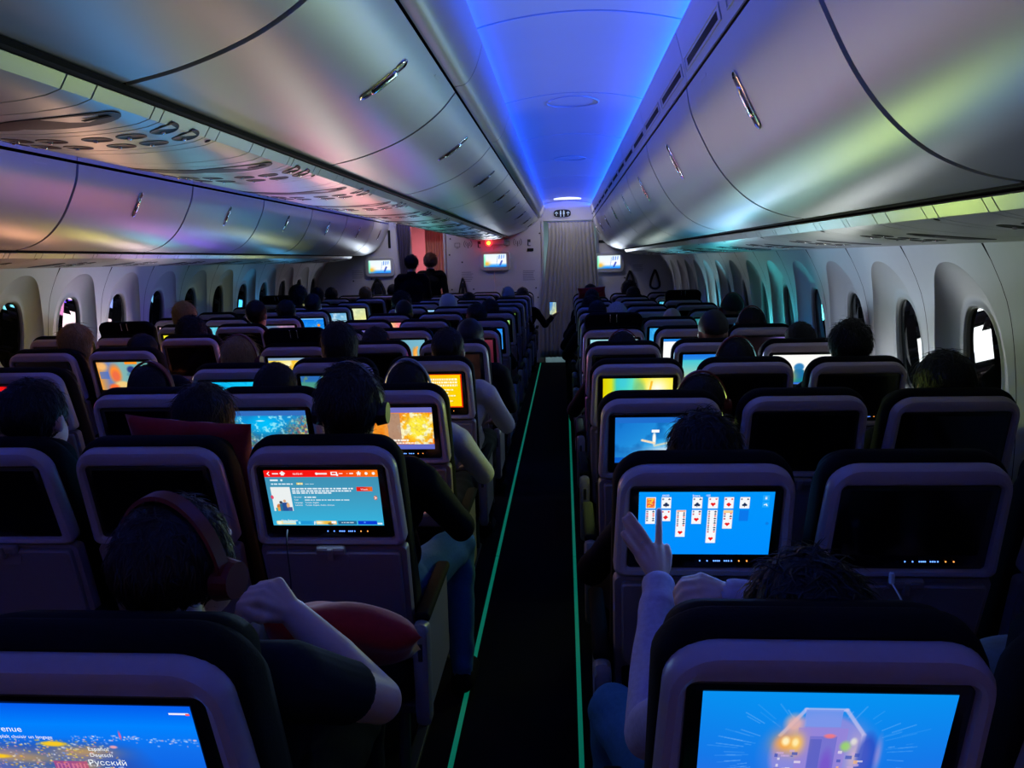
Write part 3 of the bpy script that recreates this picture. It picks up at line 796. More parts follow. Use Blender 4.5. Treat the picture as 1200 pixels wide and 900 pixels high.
def p_welcome(u, v):
    im = Im(u, v, (0, 110, 240)); im.grad(v, [(0, (4, 92, 236)), (.2, (0, 130, 255)), (.45, (16, 110, 236)), (1, (8, 84, 220))])
    land = np.clip((.74-u+(v-.4)*.35)*6, 0, 1)*np.clip((v-.33)*9, 0, 1)
    im.mix((46, 78, 170), land*.75)
    for k in range(14):
        rs = random.Random(k+77); im.glow(rs.uniform(0, .6), rs.uniform(.45, 1), rs.uniform(.05, .14), rs.uniform(.03, .08), rs.choice([(230, 170, 60), (120, 110, 170), (200, 150, 120), (60, 90, 190)]), .55)
    for k in range(950):
        rs = random.Random(k); x = rs.uniform(0, .78); y = .36+rs.random()**1.2*.64
        if x > .60+(y-.4)*.25: continue
        c = rs.choice([(255, 220, 60), (255, 190, 40), (235, 235, 255), (250, 160, 170), (250, 240, 190), (120, 160, 250)])
        im.ell(x, y, rs.uniform(.003, .012), rs.uniform(.005, .014), c, rs.uniform(.35, .95), .9)
    for k in range(120):
        rs = random.Random(k+900); x = rs.uniform(.45, .99); y = .305+abs(rs.gauss(0, .028))+(.02 if x > .75 else 0)
        im.ell(x, y, rs.uniform(.003, .010), rs.uniform(.005, .012), rs.choice([(230, 235, 255), (255, 190, 200), (150, 190, 255)]), rs.uniform(.4, .95), .8)
    im.ell(.665, .30, .007, .06, (250, 90, 140), .9, .7); im.ell(.62, .42, .022, .02, (250, 170, 180), .9, .5)
    for x, y, w, h in ((.36, .40, .075, .035), (.07, .54, .10, .03), (.60, .86, .10, .05)): im.ell(x, y, w, h, (255, 205, 30), .95, .5)
    im.rect(.33, .58, .48, .80, (215, 60, 120), .55)
    for k in range(8): im.rect(.34+.017*k, .60, .347+.017*k, .78, (255, 150, 170), .5)
    im.rect(.70, .66, .80, .673, (150, 210, 255), .9); im.rect(.905, .065, .985, .082, (240, 240, 255)); im.rect(.975, .07, .99, .09, (255, 90, 90))
    return im
def p_coral(u, v):
    im = Im(u, v, (20, 120, 190)); im.grad(v, [(0, (40, 120, 190)), (.25, (10, 150, 220)), (.6, (30, 120, 170)), (1, (50, 110, 130))])
    lt = np.clip(1-np.hypot((u-.47)/.24, (v-.33)/.30), 0, 1); im.mix((0, 190, 250), lt*1.4); im.noise(22, 5, (190, 250, 255), .58, .72, .7)
    reef = np.clip((np.abs(u-.47)-.18)*3+(v-.45)*1.6, 0, 1)
    for sd, c in ((1, (20, 70, 110)), (2, (190, 180, 60)), (3, (110, 120, 170)), (4, (220, 200, 120)), (6, (30, 110, 120)), (7, (150, 80, 90))):
        im.mix(c, np.clip((vnoise(u, v, 46, sd, 2)-.52)/.12, 0, 1)*reef*.85)
    im.ell(.42, .24, .07, .02, (235, 255, 255), .9, .6); im.rect(0, 0, 1, .11, (52, 110, 190)); im.rect(0, .88, 1, 1, (36, 110, 205)); return im
def p_fire(u, v):
    im = Im(u, v, (250, 120, 10)); im.noise(9, 3, (255, 190, 20), .35, .7); im.noise(14, 8, (230, 60, 0), .55, .75, .8)
    im.ell(.80, .50, .30, .45, (255, 150, 10), .9, .4); im.ell(.82, .48, .23, .42, (255, 235, 60), 1, .5); im.noise(20, 4, (255, 255, 215), .45, .62, .9)
    m = np.clip(1.1-np.hypot((u-.83)/.28, (v-.5)/.45), 0, 1) < .12; im.mix((240, 130, 30), m*.8)
    im.rect(.44, .14, .60, .86, (172, 140, 122), .9); im.noise(40, 9, (150, 110, 90), .5, .8, .3); im.rect(.22, .14, .40, .86, (240, 140, 20), .5)
    im.rect(0, 0, 1, .115, (110, 110, 190)); im.rect(0, .885, 1, 1, (95, 105, 195))
    im.bars(.36, .68, .765, .035, 5, (255, 250, 240)); im.bars(.30, .76, .835, .035, 6, (255, 250, 240)); return im
def p_blue_film(u, v):
    im = Im(u, v, (20, 130, 215)); im.grad(u*.6+v*.4, [(0, (18, 110, 205)), (.6, (40, 165, 235)), (1, (90, 210, 250))])
    im.noise(8, 3, (10, 90, 170), .5, .8, .6); im.rect(0, .66, 1, .9, (28, 110, 190), .35); im.glow(.56, .78, .22, .16, (240, 250, 255), 1.0); im.glow(.75, .45, .12, .22, (170, 235, 255), .8)
    im.ell(.43, .47, .025, .19, (255, 252, 245), 1, .5); im.rect(.40, .27, .48, .33, (255, 255, 255)); im.line(.30, .50, .43, .56, .02, (250, 225, 190)); im.line(.44, .62, .60, .55, .018, (200, 215, 200))
    im.rect(0, 0, 1, .12, (30, 110, 205)); im.rect(0, .885, 1, 1, (10, 95, 200)); return im
def p_yellow_teal(u, v):
    im = Im(u, v, (250, 240, 40)); im.grad(u, [(0, (225, 210, 0)), (.12, (220, 225, 30)), (.2, (60, 205, 190)), (.42, (90, 225, 200)), (.55, (255, 235, 40)), (1, (255, 238, 60))])
    im.glow(.78, .30, .16, .3, (255, 255, 235), 1); im.ell(.52, .4, .12, .5, (100, 190, 140), .7, .5); im.ell(.28, .1, .12, .3, (60, 200, 230), .6, .7); im.line(.62, .9, .7, .1, .02, (250, 190, 40)); im.rect(0, .9, 1, 1, (225, 205, 10), .8); return im
def p_white_sil(u, v):
    im = Im(u, v, (255, 255, 250)); im.ell(.16, .36, .08, .14, (60, 90, 130), 1, .3); im.ell(.47, .42, .10, .16, (50, 130, 190), 1, .3); im.rect(.40, .52, .56, .95, (20, 130, 150)); im.ell(.47, .65, .13, .2, (30, 110, 170), .9, .4)
    im.rect(.66, .55, .72, 1, (0, 150, 240), .9); im.glow(.3, .75, .12, .2, (255, 210, 60), .9); im.rect(.82, .45, .86, 1, (240, 90, 120), .7); im.ell(.9, .8, .1, .2, (60, 200, 255), .8, .5); im.rect(0, .93, 1, 1, (20, 90, 220), .8); return im
def p_white_blue(u, v):
    im = Im(u, v, (252, 254, 255)); im.rect(0, 0, 1, .09, (30, 130, 225)); im.rect(0, .88, 1, 1, (40, 120, 230)); im.ell(.72, .22, .09, .16, (40, 120, 150), 1, .35); im.glow(.9, .2, .12, .2, (140, 230, 240), .8); return im
def p_film_teal(u, v):
    im = Im(u, v, (60, 190, 210)); im.grad(v, [(0, (30, 120, 230)), (.16, (40, 140, 230)), (.2, (70, 200, 215)), (.6, (140, 205, 190)), (1, (240, 190, 120))]); im.glow(.35, .95, .12, .16, (255, 250, 240), .9); im.line(.15, 1, .4, .55, .02, (60, 150, 170)); return im
def p_cyan(u, v):
    im = Im(u, v, (10, 190, 245)); im.grad(u, [(0, (30, 120, 225)), (.11, (30, 120, 225)), (.13, (10, 185, 240)), (.85, (20, 205, 250)), (.87, (40, 120, 230)), (1, (40, 120, 230))]); im.rect(.12, .70, .86, .74, (180, 240, 255), .9); im.noise(18, 4, (0, 150, 225), .5, .8, .4)
    for k in range(9): im.rect(.14+.05*k, .66, .165+.05*k, .98, (30, 120, 220) if k % 2 else (200, 245, 255), .6)
    return im
def p_green_teal(u, v):
    im = Im(u, v, (70, 150, 130)); im.grad(v, [(0, (40, 100, 180)), (.15, (40, 110, 180)), (.2, (70, 150, 140)), (1, (120, 160, 70))]); im.noise(10, 3, (150, 170, 60), .5, .7, .7); im.glow(.3, .8, .2, .2, (255, 200, 60), .9); return im
def p_yellow_text(u, v):
    im = Im(u, v, (255, 215, 0)); im.grad(u, [(0, (80, 190, 250)), (.3, (90, 190, 250)), (.33, (255, 190, 30)), (1, (255, 215, 0))]); im.mix((110, 200, 255), np.clip((.42-u-v*.12)*30, 0, 1)); im.rect(.5, 0, 1, .08, (255, 190, 0), .6)
    for k in range(3): im.bars(.46, .93, .13+.085*k, .055, k, (255, 255, 235), .9)
    for k in range(5): im.bars(.56, (.86, .78, .9, .74, .84)[k], .45+.085*k, .035, 9+k, (255, 255, 240), .85)
    im.bars(.5, .8, .90, .05, 33, (255, 250, 220), .9); im.rect(.985, 0, 1, 1, (230, 40, 10)); im.rect(0, .965, 1, 1, (240, 60, 10)); im.rect(0, 0, 1, .02, (255, 60, 20)); return im
def p_yellow_white(u, v):
    im = Im(u, v, (255, 225, 70)); im.glow(.45, .5, .3, .5, (255, 255, 235), 1); im.noise(8, 3, (250, 190, 30), .5, .75, .8); im.rect(0, 0, 1, .1, (130, 160, 190)); return im
def p_flame(u, v):
    im = Im(u, v, (120, 175, 195)); im.grad(u, [(0, (110, 165, 190)), (1, (120, 185, 205))]); im.ell(.12, .2, .25, .5, (255, 170, 60), .95, .6); im.ell(.28, .12, .15, .3, (255, 205, 120), .9, .6); im.line(.35, .3, .52, .75, .04, (255, 190, 130)); im.ell(.76, .58, .07, .35, (255, 150, 40), 1, .6); im.ell(.77, .62, .035, .22, (255, 225, 150), 1, .6); im.line(.82, .3, .72, .8, .03, (255, 170, 70)); im.glow(.9, .9, .2, .15, (200, 120, 80), .7); return im
def p_film_orange(u, v):
    im = Im(u, v, (120, 165, 165)); im.grad(u, [(0, (240, 160, 60)), (.2, (110, 130, 190)), (.45, (130, 180, 180)), (1, (110, 170, 165))])
    im.ell(.33, .42, .15, .42, (255, 140, 50), 1, .5); im.ell(.33, .50, .10, .25, (240, 110, 70), 1, .5); im.ell(.42, .90, .20, .25, (240, 205, 130), 1, .3); im.ell(.25, .92, .13, .18, (255, 110, 50), 1, .5); im.ell(.10, .15, .14, .2, (255, 190, 110), .9, .6)
    im.rect(.02, .35, .2, .6, (70, 110, 200), .7); im.ell(.66, .28, .10, .16, (40, 60, 130), 1, .4); im.ell(.72, .40, .04, .07, (250, 150, 120), .9, .5); im.line(.6, .45, .95, .78, .06, (90, 150, 170)); im.ell(.88, .62, .18, .18, (50, 80, 170), .9, .5); im.rect(.56, 0, .80, .08, (255, 150, 30)); im.ell(.75, .98, .25, .12, (250, 225, 150), .9, .4); im.line(.56, .8, .8, .72, .03, (60, 100, 180)); return im
def p_red_header(u, v):
    im = Im(u, v, (10, 14, 22)); im.rect(0, 0, 1, .14, (235, 20, 20)); [im.ell(.62+.09*k, .07, .022, .04, (255, 210, 210), 1, .4) for k in range(5)]; im.rect(.7, .16, 1, .34, (90, 170, 210), .9); im.ell(.9, .27, .08, .07, (220, 230, 240), .9, .5); return im
def p_rainbow(u, v):
    im = Im(u, v, (255, 60, 120)); im.grad(u, [(0, (60, 220, 250)), (.12, (120, 230, 60)), (.3, (255, 230, 60)), (.5, (255, 120, 90)), (.65, (230, 40, 140)), (1, (255, 40, 80))]); im.noise(9, 3, (255, 250, 240), .5, .7, .9); return im
def p_yellow(u, v):
    im = Im(u, v, (255, 240, 40)); im.glow(.6, .4, .35, .5, (255, 255, 170), .8); im.rect(0, .85, 1, 1, (190, 190, 20)); return im
def p_game_blue(u, v):
    im = Im(u, v, (20, 140, 240)); im.grad(v, [(0, (10, 120, 235)), (.7, (30, 150, 245)), (.78, (255, 160, 40)), (1, (250, 190, 70))]); im.ell(.82, .42, .07, .11, (255, 150, 30), 1, .5); im.noise(14, 6, (130, 210, 255), .6, .8, .6); im.rect(0, 0, 1, .07, (150, 210, 250), .8); im.ell(.2, .5, .03, .06, (240, 250, 250), .9, .5); im.ell(.35, .6, .06, .1, (40, 60, 140), .9, .5); return im
def p_blue_orange(u, v):
    im = Im(u, v, (40, 70, 230)); im.grad(u, [(0, (30, 60, 235)), (.4, (70, 90, 240)), (.6, (255, 170, 60)), (1, (255, 150, 40))]); im.line(.25, 1, .55, .3, .05, (255, 245, 230)); im.noise(10, 4, (255, 120, 60), .55, .75, .6); return im
def p_pink_yellow(u, v):
    im = Im(u, v, (240, 60, 160)); im.grad(u, [(0, (240, 50, 170)), (.5, (255, 235, 130)), (1, (240, 60, 150))]); im.noise(12, 4, (255, 255, 250), .6, .75, .8); return im
def p_plain(c0, c1):
    def f(u, v):
        im = Im(u, v, c0); im.grad(.5*u+.5*v, [(0, c0), (1, c1)]); im.noise(7, 3, tuple(min(255, x+50) for x in c1), .5, .8, .6); return im
    return f
def p_glimpse(u, v):
    im = Im(u, v, (6, 5, 8)); im.glow(.95, .05, .25, .25, (150, 130, 230), .9); im.glow(.5, .5, .5, .5, (30, 18, 24), .6); return im
def p_brown(u, v):
    im = Im(u, v, (16, 10, 12)); im.noise(5, 3, (46, 26, 22), .3, .8, .7); return im
def p_maroon(u, v):
    im = Im(u, v, (90, 30, 48)); im.grad(v, [(0, (110, 40, 60)), (1, (60, 20, 36))]); return im
bulkhead_fittings()

# ---------------------------------------------------------------- seats
DW, DH = .317, .178          # display size
ZT = .752                    # shell top along the back
def rrect(hw_t, hw_b, zt, zb, rt, rb, n=8):
    pts = []
    for cx, cz, r, a0 in ((hw_t-rt, zt-rt, rt, 0), (-(hw_t-rt), zt-rt, rt, 90), (-(hw_b-rb), zb+rb, rb, 180), (hw_b-rb, zb+rb, rb, 270)):
        for i in range(n+1):
            a = RAD(a0+90*i/n); pts.append((cx+r*math.cos(a), cz+r*math.sin(a)))
    return pts
def at_y(o, y): return [(x, y, z) for x, z in o]
def shell_mesh():
    lo = [at_y(rrect(.200, .208, ZT-.006, .452, .066, .02), -.040), at_y(rrect(.2075, .215, ZT, .446, .070, .022), -.052),
          at_y(rrect(.2075, .215, ZT, .446, .070, .022), -.078), at_y(rrect(.202, .210, ZT-.006, .450, .066, .02), -.089),
          at_y(rrect(.192, .201, ZT-.017, .456, .058, .016), -.0935), at_y(rrect(.183, .188, ZT-.040, .466, .020, .012), -.0905),
          at_y(rrect(.180, .184, ZT-.047, .470, .014, .010), -.080)]
    return sharp(loft(lo, True, True, True), 38)
def bezel_mesh():
    lo = [at_y(rrect(.179, .183, ZT-.048, .471, .014, .010), -.079), at_y(rrect(.179, .183, ZT-.048, .471, .014, .010), -.083), at_y(rrect(.177, .181, ZT-.050, .473, .012, .009), -.0845)]
    return sharp(loft(lo, True, False, True), 40)
def cushion_mesh():
    lo = [at_y(rrect(.205, .205, ZT+.004, .0, .076, .03), -.058), at_y(rrect(.214, .216, ZT+.010, -.01, .080, .04), -.048), at_y(rrect(.217, .218, ZT+.013, -.015, .082, .045), -.030),
          at_y(rrect(.217, .218, ZT+.010, -.015, .082, .045), -.008), at_y(rrect(.214, .218, ZT-.008, -.008, .080, .045), .015), at_y(rrect(.205, .214, ZT-.06, -.0, .07, .04), .045), at_y(rrect(.17, .18, ZT-.14, .04, .06, .04), .062)]
    return sharp(loft(lo, True, True, True), 50)
def lower_mesh():
    lo = [at_y(rrect(.212, .205, .440, .02, .02, .03), -.045), at_y(rrect(.216, .208, .442, .015, .02, .03), -.06), at_y(rrect(.212, .204, .438, .02, .018, .028), -.080)]
    return sharp(loft(lo, True, True, True), 38)
def tray_mesh():
    lo = [at_y(rrect(.196, .190, .428, .165, .012, .03), -.079), at_y(rrect(.196, .190, .428, .165, .012, .03), -.094), at_y(rrect(.192, .186, .424, .169, .010, .028), -.098)]
    return sharp(loft(lo, True, False, True), 38)
def pocket_mesh():
    lo = [at_y(rrect(.19, .185, .15, -.02, .012, .03), -.078), at_y(rrect(.19, .185, .15, -.02, .012, .03), -.102), at_y(rrect(.18, .175, .142, -.01, .01, .03), -.112)]
    return sharp(loft(lo, True, False, True), 45)
def latch_mesh():
    bm = bmesh.new(); box(bm, (0, -.098, .437), (.085, .022, .028), .008, 2); box(bm, (0, -.108, .43), (.018, .012, .040), .005, 2)
    return to_mesh(bm, 'latch', False)
def cup_mesh():
    lo = [at_y(rrect(.05, .046, .425, .385, .01, .018), -.0975), at_y(rrect(.05, .046, .425, .385, .01, .018), -.101), at_y(rrect(.045, .041, .42, .39, .008, .014), -.0995)]
    return sharp(loft(lo, True, False, True), 40)
def headrest_mesh(up=0.0):
    zt = ZT-.004+up
    lo = [at_y(rrect(.190, .185, zt-.008, .545+up, .05, .03), -.016), at_y(rrect(.200, .19, zt, .535+up, .06, .04), -.004), at_y(rrect(.200, .19, zt-.004, .535+up, .06, .04), .024), at_y(rrect(.19, .185, zt-.03, .555+up, .05, .03), .062), at_y(rrect(.15, .15, zt-.07, .59+up, .05, .03), .074)]
    return sharp(loft(lo, True, True, True), 50)
SM = dict(shell=shell_mesh(), bezel=bezel_mesh(), cushion=cushion_mesh(), lower=lower_mesh(), tray=tray_mesh(), pocket=pocket_mesh(), latch=latch_mesh(), cup=cup_mesh(), head=headrest_mesh(), head_up=headrest_mesh(.105))
SM['off'] = box_mesh((0, 0, 0), (DW, .001, DH))
SM['pan'] = box_mesh((0, .30, .395), (.428, .50, .13), .045, 3)
SM['base'] = box_mesh((0, .27, .315), (.42, .40, .035), .008, 2)
def leg_mesh():
    bm = bmesh.new(); cyl(bm, (0, .12, .0), (0, .17, .31), .018, n=10); cyl(bm, (0, .44, .0), (0, .38, .31), .018, n=10); box(bm, (0, .28, .011), (.04, .44, .022), .004, 1); return to_mesh(bm, 'leg', False)
SM['leg'] = leg_mesh()
SM['arm_pad'] = box_mesh((0, .20, .628), (.046, .40, .030), .012, 3)
def arm_end():
    lo = []
    for y, k in ((.02, .9), (.005, 1.0), (-.03, 1.0), (-.042, .86)):
        lo.append([(x*k, y, .50+(z)*k) for x, z in rrect(.024, .022, .125, -.19, .022, .015, 5)])
    return sharp(loft(lo, True, True, True), 40)
SM['arm_end'] = arm_end()
SM['arm_slot'] = box_mesh((0, -.0425, .545), (.014, .006, .055), .002, 1)
SM['arm_side'] = box_mesh((0, .22, .46), (.022, .36, .30), .010, 2)
SM['post'] = box_mesh((0, -.016, 0), (.007, .006, .055), .002, 1)
def dots(xs, z):
    bm = bmesh.new()
    for x in xs: cyl(bm, (x, -.0842, z), (x, -.0856, z), .0017, n=8)
    return to_mesh(bm, 'dots', False)
SM['dots_b'] = dots([-.005, .013, .029, .0335, .038, .0425, .055, .06, .065, .072], .493)
SM['dots_o'] = dots([.090, .109], .493)
SX = {'R': dict(a=.33, m=.82, w=1.31), 'C': dict(a=-.67, m=-1.16, l=-1.65), 'L': dict(a=-2.65, m=-3.14, w=-3.63)}
RY = lambda b, n: {'R': .88, 'C': 1.08, 'L': .91}[b]+PITCH*(n-1)
TILT = 14.0
PIV_Y, PIV_Z = .272, .448
SEATS = {}
def add_text(body, size, x, z, parent, loc0, m='text_white', align='LEFT', y=-.0012):
    cu = bpy.data.curves.new('t', 'FONT'); cu.body = body; cu.size = size; cu.align_x = align; cu.resolution_u = 3
    me = bake(bpy.data.objects.new('t', cu))
    o = obj('screen_text', me, M[m], parent, loc=(loc0[0]+x, loc0[1]+y, loc0[2]+z), rot=(RAD(90), 0, 0)); return o
GLOW = .5
SCREENS = {}   # (block,row,seat) -> (painter, columns, glow watts, description)
def make_seat(b, n, s, near=False):
    x, y = SX[b][s], RY(b, n)
    if (b, n) == ('C', 1): x, y = -.642, .825
    key = (b, n, s)
    tilt = TILT + TILT_ADJ.get(key, R.uniform(-1.2, 1.2) if n > 2 else 0)
    root = empty('airline_seat', (x, y, 0))
    obj('seat_cushion', SM['pan'], M['fabric'], root, loc=(0, .07, 0))
    obj('seat_base', SM['base'], M['leg_metal'], root, loc=(0, .07, 0))
    for dx in (-.15, .15): obj('leg', SM['leg'], M['leg_metal'], root, loc=(dx, .07, 0))
    sides = [-1] if s != {'R': 'w', 'C': 'a', 'L': 'a'}[b] else [-1, 1]
    for sd in sides:
        aisle = (b == 'R' and s == 'a' and sd < 0) or (b == 'C' and ((s == 'a' and sd > 0) or (s == 'l' and sd < 0))) or (b == 'L' and s == 'a' and sd > 0)
        p = obj('armrest', SM['arm_pad'], M['leather'], root, loc=(sd*.245, .10, 0))
        obj('armrest_end', SM['arm_end'], M['arm_plastic'], p)
        obj('armrest_slot', SM['arm_slot'], M['arm_slot'], p)
        if aisle: obj('armrest_side', SM['arm_side'], M['arm_plastic'], p)
    bk_ = obj('backrest', SM['cushion'], M['fabric'], root, loc=(0, PIV_Y, PIV_Z), rot=(RAD(tilt), 0, 0))
    obj('back_shell', SM['shell'], M['shell_plastic'], bk_)
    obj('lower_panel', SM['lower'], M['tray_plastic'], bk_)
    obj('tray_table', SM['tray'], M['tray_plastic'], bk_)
    if n <= 6:
        obj('tray_latch', SM['latch'], M['tray_plastic'], bk_); obj('cup_hook', SM['cup'], M['tray_plastic'], bk_)
        obj('literature_pocket', SM['pocket'], M['leather'], bk_)
    up = key in RAISED
    obj('headrest', SM['head_up' if up else 'head'], M['leather'], bk_)
    if up:
        for dx in (-.022, .022): obj('headrest_post', SM['post'], M['chrome'], bk_, loc=(dx, 0, ZT+.065))
    obj('monitor_bezel', SM['bezel'], M['bezel'], bk_)
    loc = (0, -.0858, ZT-.150)
    sc = SCREENS.get(key)
    if sc:
        pt, nu, glow, desc = sc
        me = image_mesh(DW, DH, nu, int(nu*.5625), pt)
        mean = me['mean']
        d = obj('display', me, M['screen_image'], bk_, loc=loc)
        if glow:
            mx = max(mean); col = tuple(max(.01, (c/mx)**1.5) for c in mean)
            if n >= 6: glow *= 3.2
            area('screen_glow', (loc[0], loc[1]-.004, loc[2]), (RAD(-90), 0, 0), DW, DH, glow*GLOW, col, bk_)
        lab = 'aircraft seat whose back screen shows ' + desc; grp = None
    else:
        d = obj('display', SM['off'], M['screen_off'], bk_, loc=loc)
        blk = {'R': 'the solitaire player\'s block', 'C': 'the centre block', 'L': 'the block across the far aisle'}[b]
        pos = {'a': 'aisle', 'm': 'middle', 'w': 'window', 'l': 'far-aisle'}[s]
        lab = 'dark-screened %s seat in %s, %s row from the bulkhead' % (pos, blk, ORD[{'R': 13, 'C': 14, 'L': 14}[b]-n]); grp = 'dark seats in '+blk
    if up: lab = 'seat with raised black headrest, ' + ('its screen showing ' + sc[3] if sc else 'dark screen, %s row from the bulkhead' % ORD[{'R': 13, 'C': 14, 'L': 14}[b]-n] + (' across the far aisle' if b == 'L' else ''))
    if key in LEDS:
        obj('button_lights', SM['dots_b'], M['led_blue'], bk_); obj('call_lights', SM['dots_o'], M['led_orange'], bk_)
    tag(root, lab, 'seat', grp)
    SEATS[key] = (root, bk_, d, loc)
    return root
RAISED = {('R',6,'a'), ('L',6,'m'), ('C',5,'l'), ('R',10,'w'), ('L',11,'w')}
LEDS = {('C',2,'a'), ('C',3,'a'), ('C',4,'a'), ('R',2,'a'), ('R',2,'m'), ('R',4,'w'), ('L',5,'a')}
TILT_ADJ = {('C',4,'l'): 3.0}
SCREENS.update({
 ('R',1,'a'): (p_tunnel, 300, 1.2, 'a glowing tunnel on bright blue'),
 ('R',2,'a'): (p_solitaire, 340, 1.0, 'a game of solitaire'),
 ('R',3,'a'): (p_blue_film, 120, 3.0, 'a blue film scene with a white figure'),
 ('R',4,'a'): (p_yellow_teal, 90, 9.0, 'a yellow and teal picture'),
 ('R',5,'m'): (p_film_teal, 60, 2.0, 'a teal and peach film scene'),
 ('R',6,'a'): (p_plain((150,220,230),(240,255,255)), 40, 2.0, 'a pale cyan picture'),
 ('R',6,'m'): (p_white_blue, 70, 4.0, 'a white picture with blue bands'),
 ('R',5,'w'): (p_white_sil, 80, 5.0, 'dark figures on glaring white'),
 ('R',6,'w'): (p_glimpse, 40, 0, 'a nearly black film scene with a violet corner'),
 ('R',7,'m'): (p_plain((40,150,230),(90,220,250)), 36, 1.6, 'a cyan picture'),
 ('R',8,'w'): (p_plain((30,110,120),(120,230,230)), 40, 2.0, 'a mottled teal picture'),
 ('R',6+3,'m'): (p_plain((30,40,60),(60,80,110)), 24, 0, 'a dim slate-blue picture'),
 ('R',11,'m'): (p_plain((210,235,220),(250,255,255)), 24, 1.5, 'a pale mint picture'),
 ('R',11,'w'): (p_plain((60,190,230),(160,240,250)), 24, 1.5, 'a sky-blue picture'),
 ('C',1,'a'): (p_welcome, 300, 1.0, 'a night city welcome page'),
 ('C',2,'a'): (p_menu, 300, 2.6, 'a film menu with a red top bar'),
 ('C',3,'m'): (p_coral, 140, 3.0, 'a coral reef'),
 ('C',3,'a'): (p_fire, 120, 2.2, 'a blazing explosion with subtitles'),
 ('C',4,'l'): (p_cyan, 90, 4.0, 'a bright cyan sea view'),
 ('C',4,'m'): (p_green_teal, 70, 1.2, 'a green meadow scene'),
 ('C',4,'a'): (p_yellow_text, 100, 2.0, 'yellow page of white text'),
 ('C',5,'l'): (p_yellow_white, 60, 1.6, 'a glaring yellow-white scene'),
 ('C',5,'a'): (p_brown, 40, 0, 'a very dark brown scene'),
 ('C',6,'m'): (p_flame, 70, 2.2, 'orange flames on grey-teal'),
 ('C',6,'a'): (p_maroon, 40, 1.5, 'a dim maroon picture'),
 ('C',7,'l'): (p_blue_orange, 50, 2.0, 'a blue and orange picture'),
 ('C',7,'a'): (p_plain((20,120,230),(60,160,250)), 40, 2.0, 'a plain azure picture'),
 ('C',8,'l'): (p_pink_yellow, 44, 2.4, 'a pink and yellow picture'),
 ('C',8,'a'): (p_plain((200,220,200),(120,240,60)), 40, .5, 'a lime and white picture'),
 ('C',9,'a'): (p_plain((60,80,60),(150,230,60)), 36, .25, 'a dark picture with a lime glow'),
 ('C',10,'l'): (p_plain((60,150,220),(230,245,255)), 36, 1.5, 'a frosty blue picture'),
 ('C',12,'m'): (p_plain((30,120,240),(200,240,255)), 24, 1.3, 'a small electric-blue picture'),
 ('C',11,'l'): (p_plain((40,110,100),(90,200,180)), 24, .8, 'a dark green picture'),
 ('L',4,'a'): (p_red_header, 90, .8, 'a red menu bar on black'),
 ('L',5,'a'): (p_film_orange, 90, 2.2, 'a film of an orange-lit woman and a dark-haired man'),
 ('L',6,'m'): (p_rainbow, 60, 2.8, 'rainbow colours'),
 ('L',7,'m'): (p_yellow, 50, 1.4, 'plain bright yellow'),
 ('L',8,'w'): (p_plain((250,190,200),(240,250,255)), 40, 2.0, 'a pale pink picture'),
 ('L',8,'m'): (p_plain((60,190,220),(200,250,255)), 40, 2.0, 'a pale aqua picture'),
 ('L',8,'a'): (p_plain((60,120,160),(250,120,150)), 50, 1.6, 'a slate and pink picture'),
 ('L',9,'m'): (p_plain((90,60,210),(170,130,250)), 40, 1.6, 'a violet picture'),
 ('L',9,'a'): (p_game_blue, 60, 2.2, 'a blue video game with an orange floor'),
 ('L',10,'a'): (p_plain((40,120,200),(190,240,240)), 40, 1.6, 'a blue-green picture'),
 ('L',11,'a'): (p_plain((170,200,190),(250,245,150)), 40, 1.6, 'a cream picture'),
 ('L',12,'w'): (p_plain((60,160,230),(120,210,250)), 24, 1.2, 'a distant light-blue picture'),
})
for n in range(1, 14):
    for s in 'amw':
        if not (n == 1 and s == 'w') and n <= 12: make_seat('R', n, s)
        if n >= 4 and not (n == 4 and s != 'a') and not (n == 5 and s == 'w') and n <= 13: make_seat('L', n, s)
    for s in 'aml':
        if not (n == 1 and s != 'a'): make_seat('C', n, s)
# lettering on the two nearest pages
def letters():
    _, bk_, d, loc = SEATS[('C',2,'a')]
    for t, sz, x, z in (('New Releases', .0085, -.134, -.0745), ('Watch', .0072, .106, .0265), ('Director', .0062, -.085, .0025), ('Cast', .0062, -.085, -.0062), ('Language', .0062, -.085, -.0152), ('Subtitles', .0062, -.085, -.0235), ('Turkish, English', .0062, -.056, -.0152), ('Turkish, English, Arabic, Chinese', .0062, -.056, -.0235), ('16:55:41', .0085, -.078, .0755)):
        add_text(t, sz, x, z, bk_, loc)
    _, bk_, d, loc = SEATS[('C',1,'a')]
    for t, sz, x, z in (('Bienvenue', .0150, -.142, .040), ("s'il vous plaît choisir un langage", .0080, -.142, .0285), ('Español', .0095, .002, .008), ('Deutsch', .0095, .002, -.003), ('Русский', .0135, -.004, -.0185), ('日本語', .0095, .016, -.030)):
        add_text(t, sz, x, z, bk_, loc)
    _, bk_, d, loc = SEATS[('R',2,'a')]
    for t, sz, x, z in (('04:00', .0075, -.104, .0775), ('Score:', .0075, -.033, .0775), ('155', .0075, -.002, .0775)):
        add_text(t, sz, x, z, bk_, loc)
letters()
